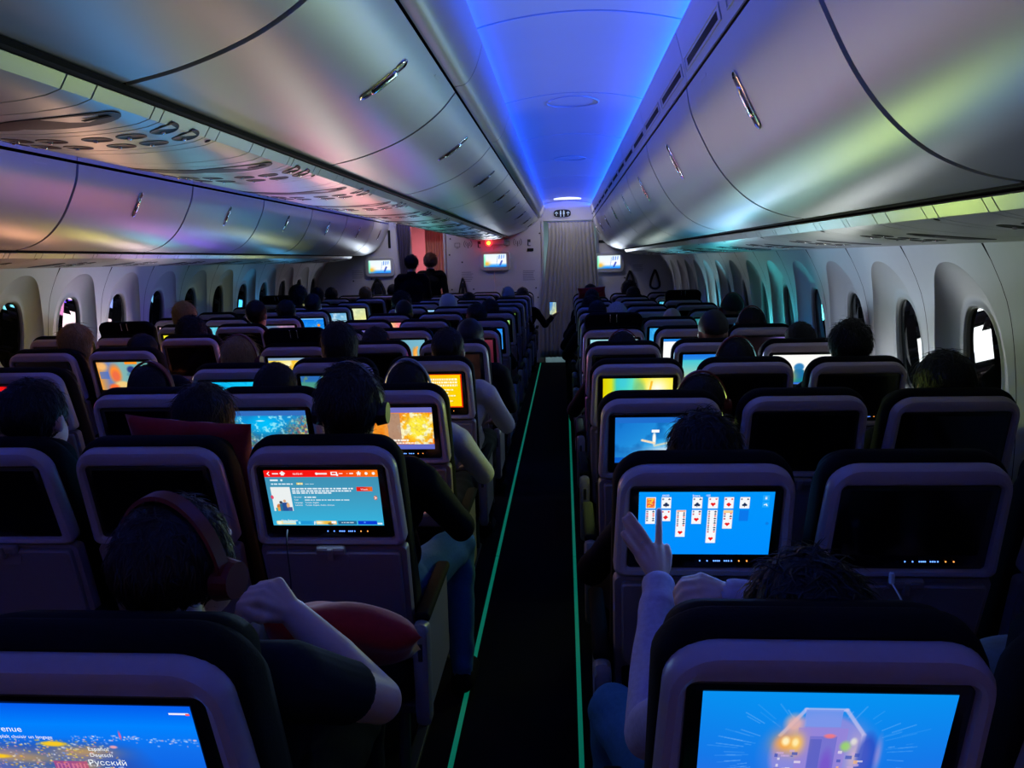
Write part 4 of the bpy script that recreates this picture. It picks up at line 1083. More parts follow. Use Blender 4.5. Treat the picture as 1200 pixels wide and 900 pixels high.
# ---------------------------------------------------------------- people
def cap_(a, b, r0, r1, t): return ('c', np.array(a, float), np.array(b, float), r0, r1, t)
def ell_(c, r, t, rot=(0, 0, 0)): return ('e', np.array(c, float), np.array(r, float), np.array(Euler([RAD(x) for x in rot]).to_matrix()), 0, t)
def unit_ball(nu=18, nv=12):
    v = [(0, 0, 1.0)]+[(math.sin(math.pi*j/nv)*math.cos(2*math.pi*i/nu), math.sin(math.pi*j/nv)*math.sin(2*math.pi*i/nu), math.cos(math.pi*j/nv)) for j in range(1, nv) for i in range(nu)]+[(0, 0, -1.0)]
    f = [(0, 1+i, 1+(i+1) % nu) for i in range(nu)]+[(1+j*nu+i, 1+(j+1)*nu+i, 1+(j+1)*nu+(i+1) % nu, 1+j*nu+(i+1) % nu) for j in range(nv-2) for i in range(nu)]
    n = len(v)-1; return np.array(v), f+[(n, 1+(nv-2)*nu+(i+1) % nu, 1+(nv-2)*nu+i) for i in range(nu)]
BALL_V, BALL_F = unit_ball()
def prim_mesh(V, Fc, p):
    """ellipsoid, or a ball stretched into a tapered capsule"""
    if p[0] == 'e': v = (BALL_V*p[2])@p[3].T+p[1]
    else:
        ax = Vector(p[2]-p[1]); Q = np.array(ax.to_track_quat('Z', 'Y').to_matrix()) if ax.length > 1e-6 else np.eye(3)
        up = BALL_V[:, 2] > 1e-6; v = np.where(up[:, None], BALL_V*p[4], BALL_V*p[3]); v[up, 2] += ax.length
        v = v@Q.T+p[1]
    o = sum(len(x) for x in V); V.append(v); Fc.extend(tuple(i+o for i in f) for f in BALL_F)
def prim_dist(p, P):
    if p[0] == 'e':
        q = (P-p[1])@p[3]; k = np.linalg.norm(q/p[2], axis=1); return (k-1)*p[2].min()
    ab = p[2]-p[1]; L2 = max(ab@ab, 1e-9); t = np.clip(((P-p[1])@ab)/L2, 0, 1)
    return np.linalg.norm(P-p[1]-t[:, None]*ab, axis=1)-(p[3]+(p[4]-p[3])*t)
def grow(prims, voxel, smooth=5):
    """one continuous body surface, plus offset shells for the clothes worn on it"""
    V, Fc = [], []
    for p in prims: prim_mesh(V, Fc, p)
    o = bpy.data.objects.new('tmp', from_data('tmp', np.concatenate(V), Fc))
    r = o.modifiers.new('r', 'REMESH'); r.mode = 'VOXEL'; r.voxel_size = voxel
    s = o.modifiers.new('s', 'SMOOTH'); s.iterations = smooth; s.factor = .5
    me = bake(o)
    shade(me)
    n = len(me.vertices); co = np.empty(n*3, np.float32); me.vertices.foreach_get('co', co); co = co.reshape(-1, 3).astype(float)
    nr = np.empty(n*3, np.float32); me.vertices.foreach_get('normal', nr); nr = nr.reshape(-1, 3)
    D = np.stack([prim_dist(p, co) for p in prims]); tags = np.array([p[-1] for p in prims])[D.argmin(0)]
    nf = len(me.polygons); lp = np.empty(len(me.loops), np.int32); me.loops.foreach_get('vertex_index', lp)
    F = lp.reshape(nf, -1) if len(lp) == 4*nf else None
    out = {'body': me}
    for t, off in (('shirt', .006), ('trousers', .005), ('shoe_l', .004), ('shoe_r', .004)):
        sel = F[tags[F[:, 0]] == t]
        if not len(sel): continue
        used = np.unique(sel); mp = np.zeros(n, np.int32); mp[used] = np.arange(len(used))
        c = co[used]; wr = np.full(len(used), off) + (.003*np.sin(c[:, 2]*55+c[:, 0]*21+3*np.sin(c[:, 1]*17))*np.sin(c[:, 1]*23-c[:, 0]*31+c[:, 2]*9) if t[:4] != 'shoe' else 0)
        cm = bpy.data.meshes.new(t); vv = (c+nr[used]*wr[:, None]).astype(np.float32); q = mp[sel]
        cm.vertices.add(len(vv)); cm.vertices.foreach_set('co', vv.ravel())
        cm.loops.add(q.size); cm.loops.foreach_set('vertex_index', q.astype(np.int32).ravel())
        cm.polygons.add(len(q)); cm.polygons.foreach_set('loop_start', np.arange(0, q.size, 4, dtype=np.int32)); cm.polygons.foreach_set('use_smooth', np.ones(len(q), bool))
        cm.update(calc_edges=True); out[t] = cm
    return out
def hand(pr, wrist, d, up, side, curl=.5, spread=.12, s=1.0, t='skin'):
    """palm and five fingers: d points to the fingertips, up is the back of the hand, side=+1 thumb towards d x up"""
    d = Vector(d).normalized(); up = Vector(up); up = (up-d*up.dot(d)).normalized(); lat = d.cross(up)*side; w = Vector(wrist)
    pr.append(cap_(w, w+d*.03*s, .024*s, .026*s, t))
    for k in (-.027, -.009, .009, .027): pr.append(cap_(w+d*.03*s+lat*k*.6*s, w+d*.085*s+lat*k*s, .015*s, .013*s, t))
    for i, (k, L) in enumerate(((.029, .072), (.010, .080), (-.010, .075), (-.029, .058))):
        p = w+d*.088*s+lat*k*s; dd = (d+lat*k*spread*40/10).normalized(); ang = curl*.7
        for j, f in enumerate((.45, .32, .23)):
            dd = (dd*math.cos(ang)-up*math.sin(ang)).normalized() if j or curl > .3 else dd
            q = p+dd*L*f*s; pr.append(cap_(p, q, (.0098-.0008*j)*s, (.009-.0008*j)*s, t)); p = q
            dd = (dd*math.cos(ang*.6)-up*math.sin(ang*.6)).normalized()
    p = w+d*.03*s+lat*.026*s-up*.006*s; q = p+(d*.55+lat*.75-up*.25).normalized()*.04*s; r = q+(d*.85+lat*.3-up*.35).normalized()*.03*s
    pr.append(cap_(p, q, .013*s, .011*s, t)); pr.append(cap_(q, r, .011*s, .009*s, t))
def head(pr, c, yaw=0, pitch=0):
    """cranium, jaw, nose and ears about the skull centre c"""
    Rm = (Matrix.Rotation(RAD(yaw), 3, 'Z') @ Matrix.Rotation(RAD(pitch), 3, 'X')); c = Vector(c)
    P = lambda x, y, z: c+Rm@Vector((x, y, z)); e = (pitch, 0, yaw)
    pr += [ell_(c, (.074, .094, .094), 'skin', e), ell_(P(0, .045, -.068), (.056, .062, .066), 'skin', e), cap_(P(0, .088, -.012), P(0, .108, -.045), .010, .015, 'skin'),
           ell_(P(0, .095, -.085), (.024, .012, .010), 'skin', e), cap_(P(-.03, .085, .005), P(.03, .085, .005), .012, .012, 'skin')]
    for sx in (-1, 1): pr.append(ell_(P(sx*.077, .0, -.03), (.011, .021, .032), 'skin', e))
def torso(pr, hx=0, slump=0):
    pr += [ell_((0, .45, .565), (.172, .125, .105), 'trousers'), ell_((hx*.3, .41, .69-slump*.3), (.15, .112, .14), 'shirt'), ell_((hx*.6, .365, .84-slump*.6), (.172, .112, .145), 'shirt'),
           cap_((-.145+hx*.7, .335, .945-slump*.8), (.145+hx*.7, .335, .945-slump*.8), .060, .060, 'shirt'), cap_((hx*.8, .31, .97-slump), (hx, .26, 1.09-slump), .052, .050, 'skin')]
def legs(pr, splay=(0, 0)):
    for i, sx in enumerate((-1, 1)):
        k = splay[i]
        pr += [cap_((sx*.09, .47, .545), (sx*(.12+k), .83-abs(k)*.5, .575), .084, .062, 'trousers'), cap_((sx*(.12+k), .84-abs(k)*.5, .57), (sx*(.11+k*1.1), .78, .12), .058, .042, 'trousers'),
               cap_((sx*(.11+k*1.1), .77, .052), (sx*(.12+k*1.15), .90, .042), .044, .034, 'shoe_r' if sx > 0 else 'shoe_l')]
def arm(pr, sx, el, ha, sleeve='shirt', sh=(.185, .335, .93), hx=0, slump=0, curl=.5, fore=True):
    s = (sx*sh[0]+hx*.7, sh[1], sh[2]-slump*.8)
    pr += [cap_(s, el, .050, .042, 'shirt'), cap_(el, ha, .041, .028, sleeve)]
    d = Vector(ha)-Vector(el); hand(pr, ha, d, (0, 0, 1), -sx, curl)
HC = (0, .245, 1.185)
def body_variant(kind):
    pr = []; torso(pr); head(pr, HC)
    if kind == 0: legs(pr); arm(pr, -1, (-.21, .42, .69), (-.12, .64, .68)); arm(pr, 1, (.21, .42, .69), (.12, .64, .68))
    if kind == 1: legs(pr); arm(pr, -1, (-.21, .42, .69), (-.12, .64, .68)); arm(pr, 1, (.275, .47, .735), (.21, .68, .72))
    if kind == 2: legs(pr, (0, .10)); arm(pr, -1, (-.21, .42, .69), (-.12, .64, .68)); arm(pr, 1, (.28, .48, .74), (.18, .70, .72))
    if kind == 3: legs(pr, (.10, 0)); arm(pr, 1, (.21, .42, .69), (.12, .64, .68)); arm(pr, -1, (-.29, .46, .74), (-.24, .66, .72))
    if kind == 4: legs(pr); arm(pr, -1, (-.21, .42, .69), (-.12, .64, .68)); arm(pr, 1, (.30, .40, .74), (.40, .46, .84))
    if kind == 5: legs(pr); arm(pr, -1, (-.21, .42, .69), (-.12, .64, .68)); arm(pr, 1, (.23, .42, .70), (.10, .52, .80))
    return grow(pr, .0095)
BODY = {k: body_variant(k) for k in range(6)}
ICO = {}
def hair_mesh(style, seed=1):
    bm = bmesh.new(); bmesh.ops.create_icosphere(bm, subdivisions=5, radius=1)
    me = to_mesh(bm, 'hair'); n = len(me.vertices); co = np.empty(n*3, np.float32); me.vertices.foreach_get('co', co); d = co.reshape(-1, 3).astype(float)
    rad = {'short': (.083, .103, .099), 'neat': (.080, .100, .096), 'long': (.087, .105, .101), 'curly': (.098, .112, .112), 'bun': (.083, .103, .098), 'beanie': (.086, .106, .108), 'hood': (.100, .118, .116), 'tousled': (.089, .106, .104)}[style]
    amp, fr = {'short': (.0022, 44), 'neat': (.0014, 40), 'long': (.0020, 44), 'curly': (.006, 30), 'bun': (.0015, 40), 'beanie': (.0012, 10), 'hood': (.004, 5), 'tousled': (.0034, 46)}[style]
    rs = np.random.RandomState(seed); k = rs.randn(10, 3)*fr*.5; ph = rs.rand(10)*6.28
    if style in ('long', 'bun', 'short', 'neat', 'tousled'): k[:, 2] *= .25       # strands run down the head
    nz = sum(np.sin(d@k[i]+ph[i]) for i in range(10))/4
    P = d*np.array(rad); P[:, 1] -= .010; P[:, 2] += .006
    P += d*(amp*nz)[:, None]
    low = np.clip(-d[:, 2], 0, 1)
    if style == 'long':
        bk_ = (d[:, 1] < .45); P[:, 2] -= np.where(bk_, low*.10, 0); P[:, 1] -= np.where(bk_, low*.008, 0); P[:, 0] *= 1+np.where(bk_, low*.12, 0)
    if style in ('short', 'neat', 'tousled', 'curly'): P[:, 2] = np.maximum(P[:, 2], -.075-.015*np.cos(d[:, 0]*3)+.004*nz)
    if style in ('short', 'neat', 'tousled', 'bun', 'beanie'): m = low > 0; P[m, 0] *= 1-.12*low[m]; P[m, 1] += .018*low[m]
    bm = bmesh.new(); bm.from_mesh(me); bm.verts.ensure_lookup_table()
    for v in bm.verts: v.co = P[v.index]
    cut_z = {'beanie': -.03, 'hood': -.2, 'long': -.3}.get(style, -.085)
    kill = [f for f in bm.faces if (lambda c: (c.y > .052 and c.z < .040+ (.02 if style == 'hood' else 0)) or (c.y > .015 and c.z < -.02 and style not in ('long', 'hood', 'beanie')) or c.z < cut_z or (style == 'beanie' and c.z < .0+c.y*.2))(f.calc_center_median())]
    bmesh.ops.delete(bm, geom=kill, context='FACES')
    L, N, lift, rad_l = {'short': (.030, 1300, .003, .0024), 'neat': (.030, 1500, .0024, .0024), 'long': (.085, 1100, .003, .0028), 'curly': (.026, 1500, .010, .0034), 'bun': (.05, 700, .001, .0022), 'tousled': (.044, 1500, .006, .0027)}.get(style, (0, 0, 0, 0))
    if N:
        bm.normal_update(); fs = list(bm.faces); rr = random.Random(seed); cs = [(f.calc_center_median().copy(), f.normal.copy()) for f in fs]
        for _ in range(N):
            c, nrm = cs[rr.randrange(len(cs))]
            down = Vector((rr.gauss(0, .45), rr.gauss(-.25, .4), -1 if c.z < .07 else -.4)); crown = Vector((c.x*3, (c.y+.03)*3, 0))
            fl = down*.8+crown*8*max(0, c.z); fl = (fl-nrm*fl.dot(nrm)).normalized(); sd = nrm.cross(fl); ph_ = rr.uniform(-.3, .3); ln = L*rr.uniform(.6, 1.25); cur = 2.2 if style == 'curly' else 0
            prev = None
            for i, t in enumerate((0, .35, .7, 1.0)):
                drop = ln*t*ln*t/.2
                p = c+fl*ln*t+nrm*(lift*math.sin(t*2.2)-drop*.9)+sd*(ph_*ln*t*t+math.sin(cur*t*2)*.006*(cur > 0))
                w = rad_l*(1-t*.92)
                ring = [bm.verts.new(p+sd*w), bm.verts.new(p+nrm*w*.8), bm.verts.new(p-sd*w)]
                if prev:
                    for a_, b_ in ((0, 1), (1, 2)): bm.faces.new((prev[a_], prev[b_], ring[b_], ring[a_]))
                prev = ring
    if style == 'bun': bmesh.ops.create_uvsphere(bm, u_segments=16, v_segments=10, radius=.042, matrix=Matrix.Translation((0, -.085, .075)))
    bmesh.ops.translate(bm, verts=bm.verts, vec=HC)
    return shade(to_mesh(bm, 'hair'))
HAIR = {s: hair_mesh(s, i+3) for i, s in enumerate(('short', 'neat', 'long', 'curly', 'bun', 'beanie', 'hood', 'tousled'))}
def eye_mesh():
    bm = bmesh.new(); bmesh.ops.create_uvsphere(bm, u_segments=10, v_segments=8, radius=.010); return to_mesh(bm, 'eye', True)
EYE_M = eye_mesh()
def band_mesh():
    pts = [(HC[0]+.096*math.cos(a), HC[1]-.012, HC[2]-.03+.142*math.sin(a)) for a in [RAD(180*i/28) for i in range(29)]]
    lo = [[(p[0]*k, p[1]+w, HC[2]-.03+(p[2]-HC[2]+.03)*k) for k, w in ((1, -.014), (1.05, -.012), (1.05, .012), (1, .014))] for p in pts]
    return sharp(loft(lo, True, True, True), 60)
def cup_ear(sx):
    bm = bmesh.new(); cyl(bm, (sx*.080, HC[1], HC[2]-.03), (sx*.110, HC[1], HC[2]-.03), .036, .030, 20); return to_mesh(bm, 'ear_cup', False)
BAND, CUPS = band_mesh(), {1: cup_ear(1), -1: cup_ear(-1)}
def dress(root, hair, hairmat, skin, shirt, trousers, phones, parts, hloc=None, hrot=None):
    """clothes, hair, eyes and headphones worn by the body root"""
    for nm, key, m in (('shirt', 'shirt', shirt), ('trousers', 'trousers', trousers), ('shoe', 'shoe_l', 'shirt_black'), ('shoe', 'shoe_r', 'shirt_black')):
        if key in parts: obj(nm, parts[key], M[m], root)
    T = None
    if hloc is not None:
        T = Matrix.Translation(hloc) @ Euler([RAD(x) for x in (hrot or (0, 0, 0))]).to_matrix().to_4x4() @ Matrix.Translation(-Vector(HC))
    def put(nm, me, m):
        o = obj(nm, me, M[m], root)
        if T is not None: o.matrix_local = T
        return o
    if hair: put('hair' if hair not in ('hood', 'beanie') else ('hood' if hair == 'hood' else 'beanie'), HAIR[hair], hairmat)
    for sx in (-1, 1):
        o = put('eye', EYE_M, 'eye'); o.matrix_local = (T or Matrix.Identity(4)) @ Matrix.Translation((HC[0]+sx*.032, HC[1]+.076, HC[2]-.012))
    if phones:
        put('headband', BAND, phones)
        for sx in (-1, 1): put('ear_cup', CUPS[sx], phones if phones == 'headband_red' else 'headphone')
FAR = 'seated passengers of the far rows'
PEOPLE = [  # block,row,seat, x, head top, hair, colour, skin, shirt, headphones, body, label
 ('C',2,'a',-.63,1.353,'tousled','hair_brown','skin_light','shirt_black','headphone',2,'person with tousled brown hair, black headphones and blue jeans in the film-menu seat'),
 ('C',2,'l',-1.61,1.327,'short','hair_black','skin_light','shirt_lavender',None,0,'person with short dark hair and lavender top across from the red pillow'),
 ('C',3,'m',-1.19,1.255,'neat','hair_black','skin_mid','shirt_black',None,0,'smooth dark-haired person sitting in the seat whose screen shows the coral reef'),
 ('C',3,'l',-1.72,1.255,'neat','hair_black','skin_mid','shirt_black','headband_red',0,'dark-haired person wearing red-banded headphones beside the orange-lit film screen'),
 ('C',3,'a',-.64,1.250,'neat','hair_black','skin_mid','shirt_white','headband_grey',1,'dark-haired person in white sweater with grey headband, in the seat showing the explosion'),
 ('C',4,'a',-.60,1.315,'neat','hair_black','skin_mid','shirt_white',None,1,'short-haired person in white shirt sitting in the seat that shows the yellow text page'),
 ('C',4,'m',-1.16,1.352,'long','hair_black','skin_mid','shirt_black',None,0,'long dark-haired person in the seat that shows the green meadow'),
 ('C',4,'l',-1.70,1.285,'long','hair_blond','skin_light','shirt_black','headband_red',0,'blond person with red headband in the seat showing the bright cyan sea'),
 ('C',5,'m',-1.19,1.250,'short','hair_brown','skin_mid','shirt_black',None,0,'brown-haired person facing the screen of orange flames'),
 ('C',5,'a',-.59,1.285,'beanie','beanie_grey','skin_mid','shirt_slate',None,5,'person in dark round cap holding a lit phone beside the yellow text screen'),
 ('C',7,'a',-.74,1.292,'short','hair_black','skin_mid','shirt_black',None,1,'dark-haired person just ahead of the dim maroon screen'),
 ('C',8,'a',-.71,1.283,'short','hair_brown','skin_mid','shirt_black',None,0,'brown-haired person in the seat whose screen shows lime and white'),
 ('C',8,'l',-1.54,1.283,'beanie','beanie_grey','skin_mid','shirt_black',None,0,'person in dark purple-grey beanie in the seat showing pink and yellow'),
 ('C',9,'m',-1.24,1.290,'hood','hood_white','skin_mid','shirt_grey',None,0,'person with pale grey hood up, amid the far centre seats'),
 ('C',9,'l',-1.74,1.331,'curly','hair_black','skin_mid','shirt_black',None,0,'curly dark-haired person near the two standing people'),
 ('C',11,'m',-1.23,1.250,'short','hair_black','skin_mid','shirt_black',None,0,None),
 ('C',11,'a',-.72,1.312,'neat','hair_grey','skin_mid','shirt_black',None,1,'tall grey-haired person near the bulkhead in the far centre aisle seats'),
 ('C',12,'a',-.58,1.267,'short','hair_brown','skin_mid','shirt_black',None,4,'brown-haired person holding the tall lit phone out in the aisle'),
 ('R',2,'a',.36,1.240,'tousled','hair_black','skin_light','shirt_black',None,3,'dark-haired person with pink glasses in the seat that shows solitaire'),
 ('R',3,'a',.50,1.215,'neat','hair_black','skin_mid','shirt_black','headband_red',3,'dark-haired person with red headband leaning towards the middle, behind the blue film screen'),
 ('R',4,'m',.81,1.256,'neat','hair_black','skin_mid','shirt_black','headband_red',0,'dark-haired person with red headband facing the teal and peach film'),
 ('R',5,'a',.34,1.215,'neat','hair_black','skin_mid','shirt_black','headband_red',3,'low-seated person with red headband facing the raised black headrest'),
 ('R',5,'m',.86,1.326,'beanie','beanie_grey','skin_mid','shirt_black',None,0,'person with round dark cap in the seat showing the teal and peach film'),
 ('R',7,'a',.42,1.293,'neat','hair_grey','skin_light','shirt_grey',None,3,'silver-haired person seated just ahead of the raised black headrest'),
 ('R',4,'w',1.33,1.328,'tousled','hair_black','skin_mid','shirt_black',None,0,'person with spiky black hair at the window ahead of the glaring white screen'),
 ('R',3,'w',1.36,1.287,'long','hair_black','skin_mid','shirt_black',None,0,'dark long-haired person slumped against the window wall'),
 ('R',5,'w',1.36,1.255,'neat','hair_black','skin_mid','shirt_black',None,0,'dark-haired person leaning to the window, in the seat of white glare'),
 ('R',6,'w',1.28,1.284,'neat','hair_brown','skin_mid','shirt_black','headband_red',0,'brown-haired headphone wearer at the window behind the violet-cornered screen'),
 ('R',7,'w',1.33,1.337,'beanie','beanie_grey','skin_mid','shirt_black','headband_red',0,'tall dark-capped person with red band at the window behind the mottled teal screen'),
 ('R',7,'m',.86,1.245,None,'hair_grey','skin_light','shirt_grey',None,0,'bald person in the seat that shows a cyan picture'),
 ('R',8,'a',.30,1.262,'neat','hair_black','skin_mid','shirt_black',None,3,None),
 ('R',9,'a',.28,1.254,'curly','hair_brown','skin_mid','shirt_black',None,3,None),
 ('R',10,'a',.31,1.300,'neat','hair_black','skin_mid','shirt_black',None,3,None),
 ('R',11,'a',.32,1.325,'short','hair_brown','skin_mid','shirt_black',None,0,'brown-haired person leaning on the small red pillow'),
 ('R',11,'m',.85,1.286,'short','hair_brown','skin_mid','shirt_black',None,0,None),
 ('R',12,'m',.87,1.323,'curly','hair_brown','skin_mid','shirt_black',None,0,'curly brown-haired person below the notice by the windows'),
 ('L',5,'m',-3.04,1.317,'long','hair_blond','skin_light','shirt_black',None,0,'blond long-haired person leaning across beside the rainbow screen'),
 ('L',5,'a',-2.62,1.250,'neat','hair_black','skin_mid','shirt_navy',None,0,'dark-haired person in the seat showing the orange-lit film'),
 ('L',6,'a',-2.72,1.285,'curly','hair_black','skin_mid','shirt_black',None,0,'curly black-haired person in front of the plain yellow screen'),
 ('L',7,'m',-3.19,1.365,'long','hair_blond','skin_light','shirt_black',None,0,'fair-haired person in the seat whose screen is plain yellow'),
 ('L',7,'a',-2.57,1.366,'neat','hair_black','skin_mid','shirt_navy',None,1,'tall dark-haired person in navy facing the slate and pink screen'),
 ('L',8,'a',-2.63,1.322,'short','hair_black','skin_mid','shirt_black',None,0,'dark-haired person in the seat that shows slate and pink'),
 ('L',9,'a',-2.65,1.349,'neat','hair_black','skin_mid','shirt_black',None,0,'dark-haired person in the seat with the blue video game'),
 ('L',10,'m',-3.10,1.40,'curly','hair_black','skin_mid','shirt_black','headband_red',0,'curly-haired person with red headband across the far aisle'),
 ('L',11,'m',-3.15,1.359,'short','hair_black','skin_mid','shirt_black',None,0,None),
 ('L',12,'m',-3.23,1.329,'short','hair_black','skin_mid','shirt_black',None,0,None),
 ('L',12,'a',-2.75,1.33,'short','hair_blond','skin_light','shirt_black',None,0,'fair-haired person below the monitor beside the tied curtain'),
 ('L',13,'a',-2.55,1.331,'short','hair_black','skin_mid','shirt_black',None,0,None),
 ('L',4,'a',-2.80,1.15,'short','hair_black','skin_mid','shirt_black',None,0,'dark-haired person slumped low in the seat with the red menu bar'),
]
for b, n, s, x, zt, hs, hm, sk, sh, ph, var, lab in PEOPLE:
    y = RY(b, n); k = zt/1.285
    o = obj('person', BODY[var]['body'], M[sk], None, loc=(x, y+.245*(1-k)-.02, 0))
    o.scale = (1, 1, k)
    if hs in ('hood', 'beanie') : pass
    dress(o, hs, hm, sk, sh, 'denim' if (b, n, s) == ('C',2,'a') else 'trouser_dark', ph, BODY[var])
    tag(o, lab or 'dark-clad person in %s, %s row from the bulkhead' % ({'a': 'the aisle seat', 'm': 'the middle seat'}[s]+{'R': ' by the beige curtain side', 'C': ' of the centre block', 'L': ' across the far aisle'}[b], ORD[{'R': 13, 'C': 14, 'L': 14}[b]-n]), 'person', None if lab else FAR)
    if (b, n, s) == ('R',2,'a'):
        for sx in (-1, 1): obj('glasses', tube([(HC[0]+sx*.079, HC[1]+.0, HC[2]-.012), (HC[0]+sx*.078, HC[1]+.08, HC[2]-.012), (HC[0]+sx*.05, HC[1]+.105, HC[2]-.012), (HC[0]+sx*.014, HC[1]+.108, HC[2]-.012)], .004, 6), M['glasses'], o)

# the solitaire player: one arm raised to the screen, the other hand drooping beside the head
def solitaire_player():
    ox, oy = .33, .88
    L = lambda x, y, z: (x-ox, y-oy, z)
    pr = []; sl = .085; hx = .04
    torso(pr, hx, sl); head(pr, (hx, .245, 1.085), 6, 4)
    legs(pr, (.10, 0))
    # raised (left) arm
    el = L(.150, 1.33, .745); wr = L(.209, 1.645, .912)
    shd = (-.150+hx*.7, .335, .945-sl*.8)
    pr += [cap_(shd, el, .050, .043, 'shirt'), cap_(el, L(.203, 1.625, .900), .042, .031, 'shirt'), cap_(L(.196, 1.59, .885), L(.206, 1.632, .905), .033, .032, 'shirt'), cap_(L(.205, 1.63, .902), wr, .026, .024, 'skin')]
    # palm fan, knuckles, fingers
    W_ = Vector(wr)
    kn = [Vector(L(.212, 1.690, .972)), Vector(L(.196, 1.686, .977)), Vector(L(.181, 1.680, .973)), Vector(L(.168, 1.672, .962))]
    for k in kn: pr.append(cap_(W_+(k-W_)*.15, k, .016, .0135, 'skin'))
    chains = [[kn[0], L(.215, 1.708, 1.006), L(.217, 1.722, 1.032), L(.218, 1.733, 1.053)],
              [kn[1], L(.175, 1.690, 1.014), L(.158, 1.693, 1.038), L(.146, 1.697, 1.056)],
              [kn[2], L(.157, 1.682, 1.006), L(.142, 1.684, 1.030), L(.133, 1.690, 1.046)],
              [kn[3], L(.149, 1.668, .988), L(.136, 1.668, 1.006), L(.129, 1.672, 1.018)]]
    for ch in chains:
        for j in range(3): pr.append(cap_(ch[j], ch[j+1], .0098-.0008*j, .0092-.0009*j, 'skin'))
    th = [W_+Vector((.008, .012, .010)), L(.229, 1.675, .938), L(.235, 1.690, .958), L(.233, 1.702, .974)]
    for j in range(3): pr.append(cap_(th[j], th[j+1], .0135-.0015*j, .012-.0015*j, 'skin'))
    # other (right) arm folded in front, hand hanging to the left of the head
    el2 = L(.555, 1.36, .80); wr2 = L(.352, 1.500, .945)
    pr += [cap_((.155+hx*.7, .335, .945-sl*.8), el2, .050, .043, 'shirt'), cap_(el2, L(.362, 1.498, .943), .042, .034, 'shirt'), cap_(L(.385, 1.49, .938), L(.350, 1.502, .944), .035, .034, 'shirt')]
    W2 = Vector(wr2)
    pr.append(cap_(W2, L(.335, 1.508, .949), .025, .024, 'skin'))
    k2 = [L(.285, 1.545, .966), L(.280, 1.530, .962), L(.281, 1.515, .953), L(.287, 1.502, .941)]
    for k in k2: pr.append(cap_(W2+(Vector(k)-W2)*.2, k, .018, .0135, 'skin'))
    for k, dz in zip(k2, (0, .002, .0, -.002)):
        a = Vector(k); b_ = a+Vector((-.034, .006, -.008+dz)); c_ = b_+Vector((-.014, .002, -.020)); d_ = c_+Vector((.002, 0, -.018))
        for p, q, r0, r1 in ((a, b_, .0105, .0098), (b_, c_, .0098, .009), (c_, d_, .009, .008)): pr.append(cap_(p, q, r0, r1, 'skin'))
    for p, q in ((W2+Vector((-.02, -.012, -.012)), L(.300, 1.485, .918)), (L(.300, 1.485, .918), L(.268, 1.488, .914)), ): pr.append(cap_(p, q, .013, .0105, 'skin'))
    parts = grow(pr, .0042, 2)
    o = obj('person', parts['body'], M['skin_light'], None, loc=(ox, oy, 0))
    dress(o, 'tousled', 'hair_black', 'skin_light', 'shirt_lavender', 'denim', None, parts, (hx, .245, 1.085), (4, 0, 6))
    bm = bmesh.new(); c0 = Vector(L(.166, 1.684, .992)); 
    rg = [c0+Vector((math.cos(a)*.0105, math.sin(a)*.0105, math.cos(a)*.006)) for a in [2*math.pi*i/16 for i in range(16)]]
    obj('finger_ring', tube(rg, .0014, 6, True), M['ring'], o)
    for w, rr in ((L(.2055, 1.630, .9045), .0325), (L(.3475, 1.5025, .9445), .035)):
        pass
    tag(o, 'person in lavender sweater raising a hand to the solitaire screen', 'person')
solitaire_player()

# the near passenger with headphones, chin resting by the fist, bare forearm on the armrest
def near_passenger():
    ox, oy = -.635, .83
    L = lambda x, y, z: (x-ox, y-oy, z)
    pr = []; torso(pr, 0, 0); hc = L(-.640, 1.13, 1.180); head(pr, hc, -12, 6)
    legs(pr)
    arm(pr, -1, (-.22, .44, .69), (-.12, .64, .68), 'skin')
    el = L(-.385, 1.375, .775); wr = L(-.560, 1.405, .945)
    sh_ = (.155, .335, .945)
    mid = tuple(a*.45+b*.55 for a, b in zip(sh_, el))
    pr += [cap_(sh_, mid, .060, .056, 'shirt'), cap_(mid, el, .050, .046, 'skin'), cap_(el, L(-.47, 1.39, .858), .046, .042, 'skin'), cap_(L(-.47, 1.39, .858), wr, .042, .029, 'skin')]
    W_ = Vector(wr)
    # loose fist: knuckles up, fingers curled back towards the face
    k = [L(-.592, 1.418, 1.008), L(-.604, 1.402, 1.006), L(-.612, 1.386, .999), L(-.616, 1.371, .989)]
    for q in k: pr.append(cap_(W_+(Vector(q)-W_)*.2, q, .020, .0112, 'skin'))
    for i, q in enumerate(k):
        a = Vector(q); b_ = a+Vector((-.036, -.006, -.004)); c_ = b_+Vector((-.006, -.004, -.026)); d_ = c_+Vector((.020, .0, -.008))
        for p0, p1, r0, r1 in ((a, b_, .0098, .0092), (b_, c_, .0092, .0086), (c_, d_, .0086, .008)): pr.append(cap_(p0, p1, r0, r1, 'skin'))
    for p0, p1 in ((W_+Vector((-.025, -.02, .005)), L(-.612, 1.365, .958)), (L(-.612, 1.365, .958), L(-.640, 1.362, .975))): pr.append(cap_(p0, p1, .0145, .011, 'skin'))
    parts = grow(pr, .0042, 2)
    o = obj('person', parts['body'], M['skin_light'], None, loc=(ox, oy, 0))
    dress(o, 'short', 'hair_brown', 'skin_light', 'shirt_slate', 'trouser_dark', 'headband_red', parts, hc, (6, 0, -12))
    bm = None
    obj('collar', tube([(hc[0]+.066*math.cos(a), .295+.066*math.sin(a), 1.045-.03*math.sin(a)) for a in [2*math.pi*i/24 for i in range(24)]], .011, 8, True), M['shirt_grey'], o)
    tag(o, 'person with red headphones resting a fist by the chin, bare forearm over the armrest', 'person')
near_passenger()

